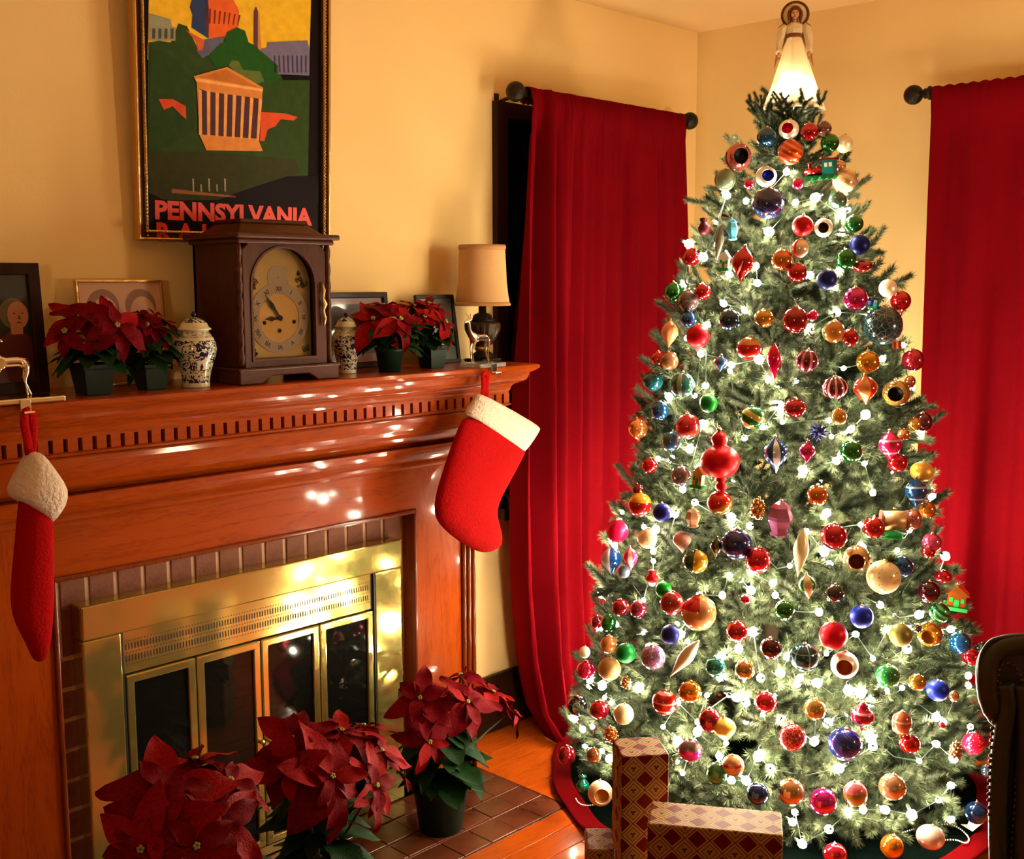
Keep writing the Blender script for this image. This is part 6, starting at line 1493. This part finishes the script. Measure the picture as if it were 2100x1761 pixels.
# padded roll running round the wing's edge
def roll(name, pts, r, m, seg=12, d0=0):
    r = r[:len(pts)] if isinstance(r, list) else r
    return MB().tube([Vector(p) for p in pts], r, seg).build(name, m, ch)
def LP(pts, d): return [L_(x, y, d) for x, y in pts]
sm_ = lambda pts, n=6: [p for i in range(len(pts) - 1) for p in [tuple(.5 * (2 * Vector(pts[i]) + (Vector(pts[i + 1]) - Vector(pts[max(0, i - 1)])) * (k / n) + (2 * Vector(pts[max(0, i - 1)]) - 5 * Vector(pts[i]) + 4 * Vector(pts[i + 1]) - Vector(pts[min(len(pts) - 1, i + 2)])) * (k / n) ** 2 + (-Vector(pts[max(0, i - 1)]) + 3 * Vector(pts[i]) - 3 * Vector(pts[i + 1]) + Vector(pts[min(len(pts) - 1, i + 2)])) * (k / n) ** 3))for k in range(n)]] + [tuple(pts[-1])]
roll('wing_roll', sm_(LP([(2050, 1492), (2040, 1470), (2029, 1432), (2024, 1390), (2028, 1355), (2044, 1332), (2070, 1322), (2110, 1320), (2160, 1322)], 1.705)), [.004, .005, .006, .008, .009, .011, .012, .013, .015, .016, .016, .017] + [.017] * 60, M['leather'])
roll('welt', sm_(LP([(2040, 1462), (2026, 1440), (2013, 1412), (2009, 1370), (2014, 1340), (2030, 1316), (2056, 1307), (2110, 1303), (2180, 1308)], 1.70)), .003, M['leather'], 6)
roll('front_padding', sm_(LP([(2060, 1400), (2066, 1440), (2060, 1480), (2052, 1540), (2048, 1620), (2046, 1700), (2048, 1790)], 1.695)), .014, M['leather'])
roll('inner_padding', sm_(LP([(2100, 1400), (2108, 1480), (2106, 1600), (2102, 1700), (2100, 1800)], 1.695)), .02, M['leather'])
nh = MB()
for line in ([(2040, 1466), (2035, 1500), (2031, 1560), (2028, 1640), (2032, 1700), (2036, 1790)], [(2066, 1440), (2048, 1420), (2046, 1390), (2052, 1368), (2066, 1360), (2082, 1368), (2096, 1400), (2096, 1480), (2088, 1560), (2082, 1640), (2076, 1720), (2074, 1790)], [(2054, 1450), (2052, 1425), (2050, 1400)]):
    pts = [Vector(p) for p in sm_(LP(line, 1.692), 12)]; acc_ = 0
    for a, b in zip(pts, pts[1:]):
        acc_ += (b - a).length
        if acc_ > .0088: nh.ball(b, .0036, 7, 5, sc=(1, .6, 1)); acc_ = 0
nh.build('nailheads', M['nail'], ch, kind='stuff')
x0 = poly[1][0]; x1 = poly[-2][0]; zt = max(p[1] for p in poly)
MB().box((x0 + .02, -.62, .30), (x0 + .10, -.03, .60)).build('arm', M['leather'], ch, bevel=.03)
MB().box((x0 + .66, -.62, .30), (x0 + .74, -.03, .60)).build('arm', M['leather'], ch, bevel=.03)
MB().box((x0 + .10, -.62, .26), (x0 + .66, .0, .46)).build('seat', M['leather'], ch, bevel=.04)
MB().box((x0 + .14, .0, .26), (x0 + .74, .10, zt - .02)).build('backrest', M['leather'], ch, bevel=.04)
for lx, ly_ in ((x0 + .07, -.56), (x0 + .69, -.56), (x0 + .17, .04), (x0 + .69, .04)): MB().tube([(lx, ly_, .30), (lx, ly_, .15), (lx, ly_, .001)], [.026, .022, .018], 10).build('leg', M['darkwood'], ch)
# white paper tag lying under the blue ball beside the chair
q = P(1996, 1694, Z=.035); t = thing('paper_tag', q, 'crumpled white paper under the deep blue ball beside the chair', 'paper')
MB().add([(-.03, -.01, 0), (.0, -.02, .012), (.03, -.015, .004), (.028, .02, .01), (-.002, .015, .0), (-.028, .022, .008)], [(0, 1, 4, 5), (1, 2, 3, 4)]).build('sheet', M['bead'], t, solid=.001)
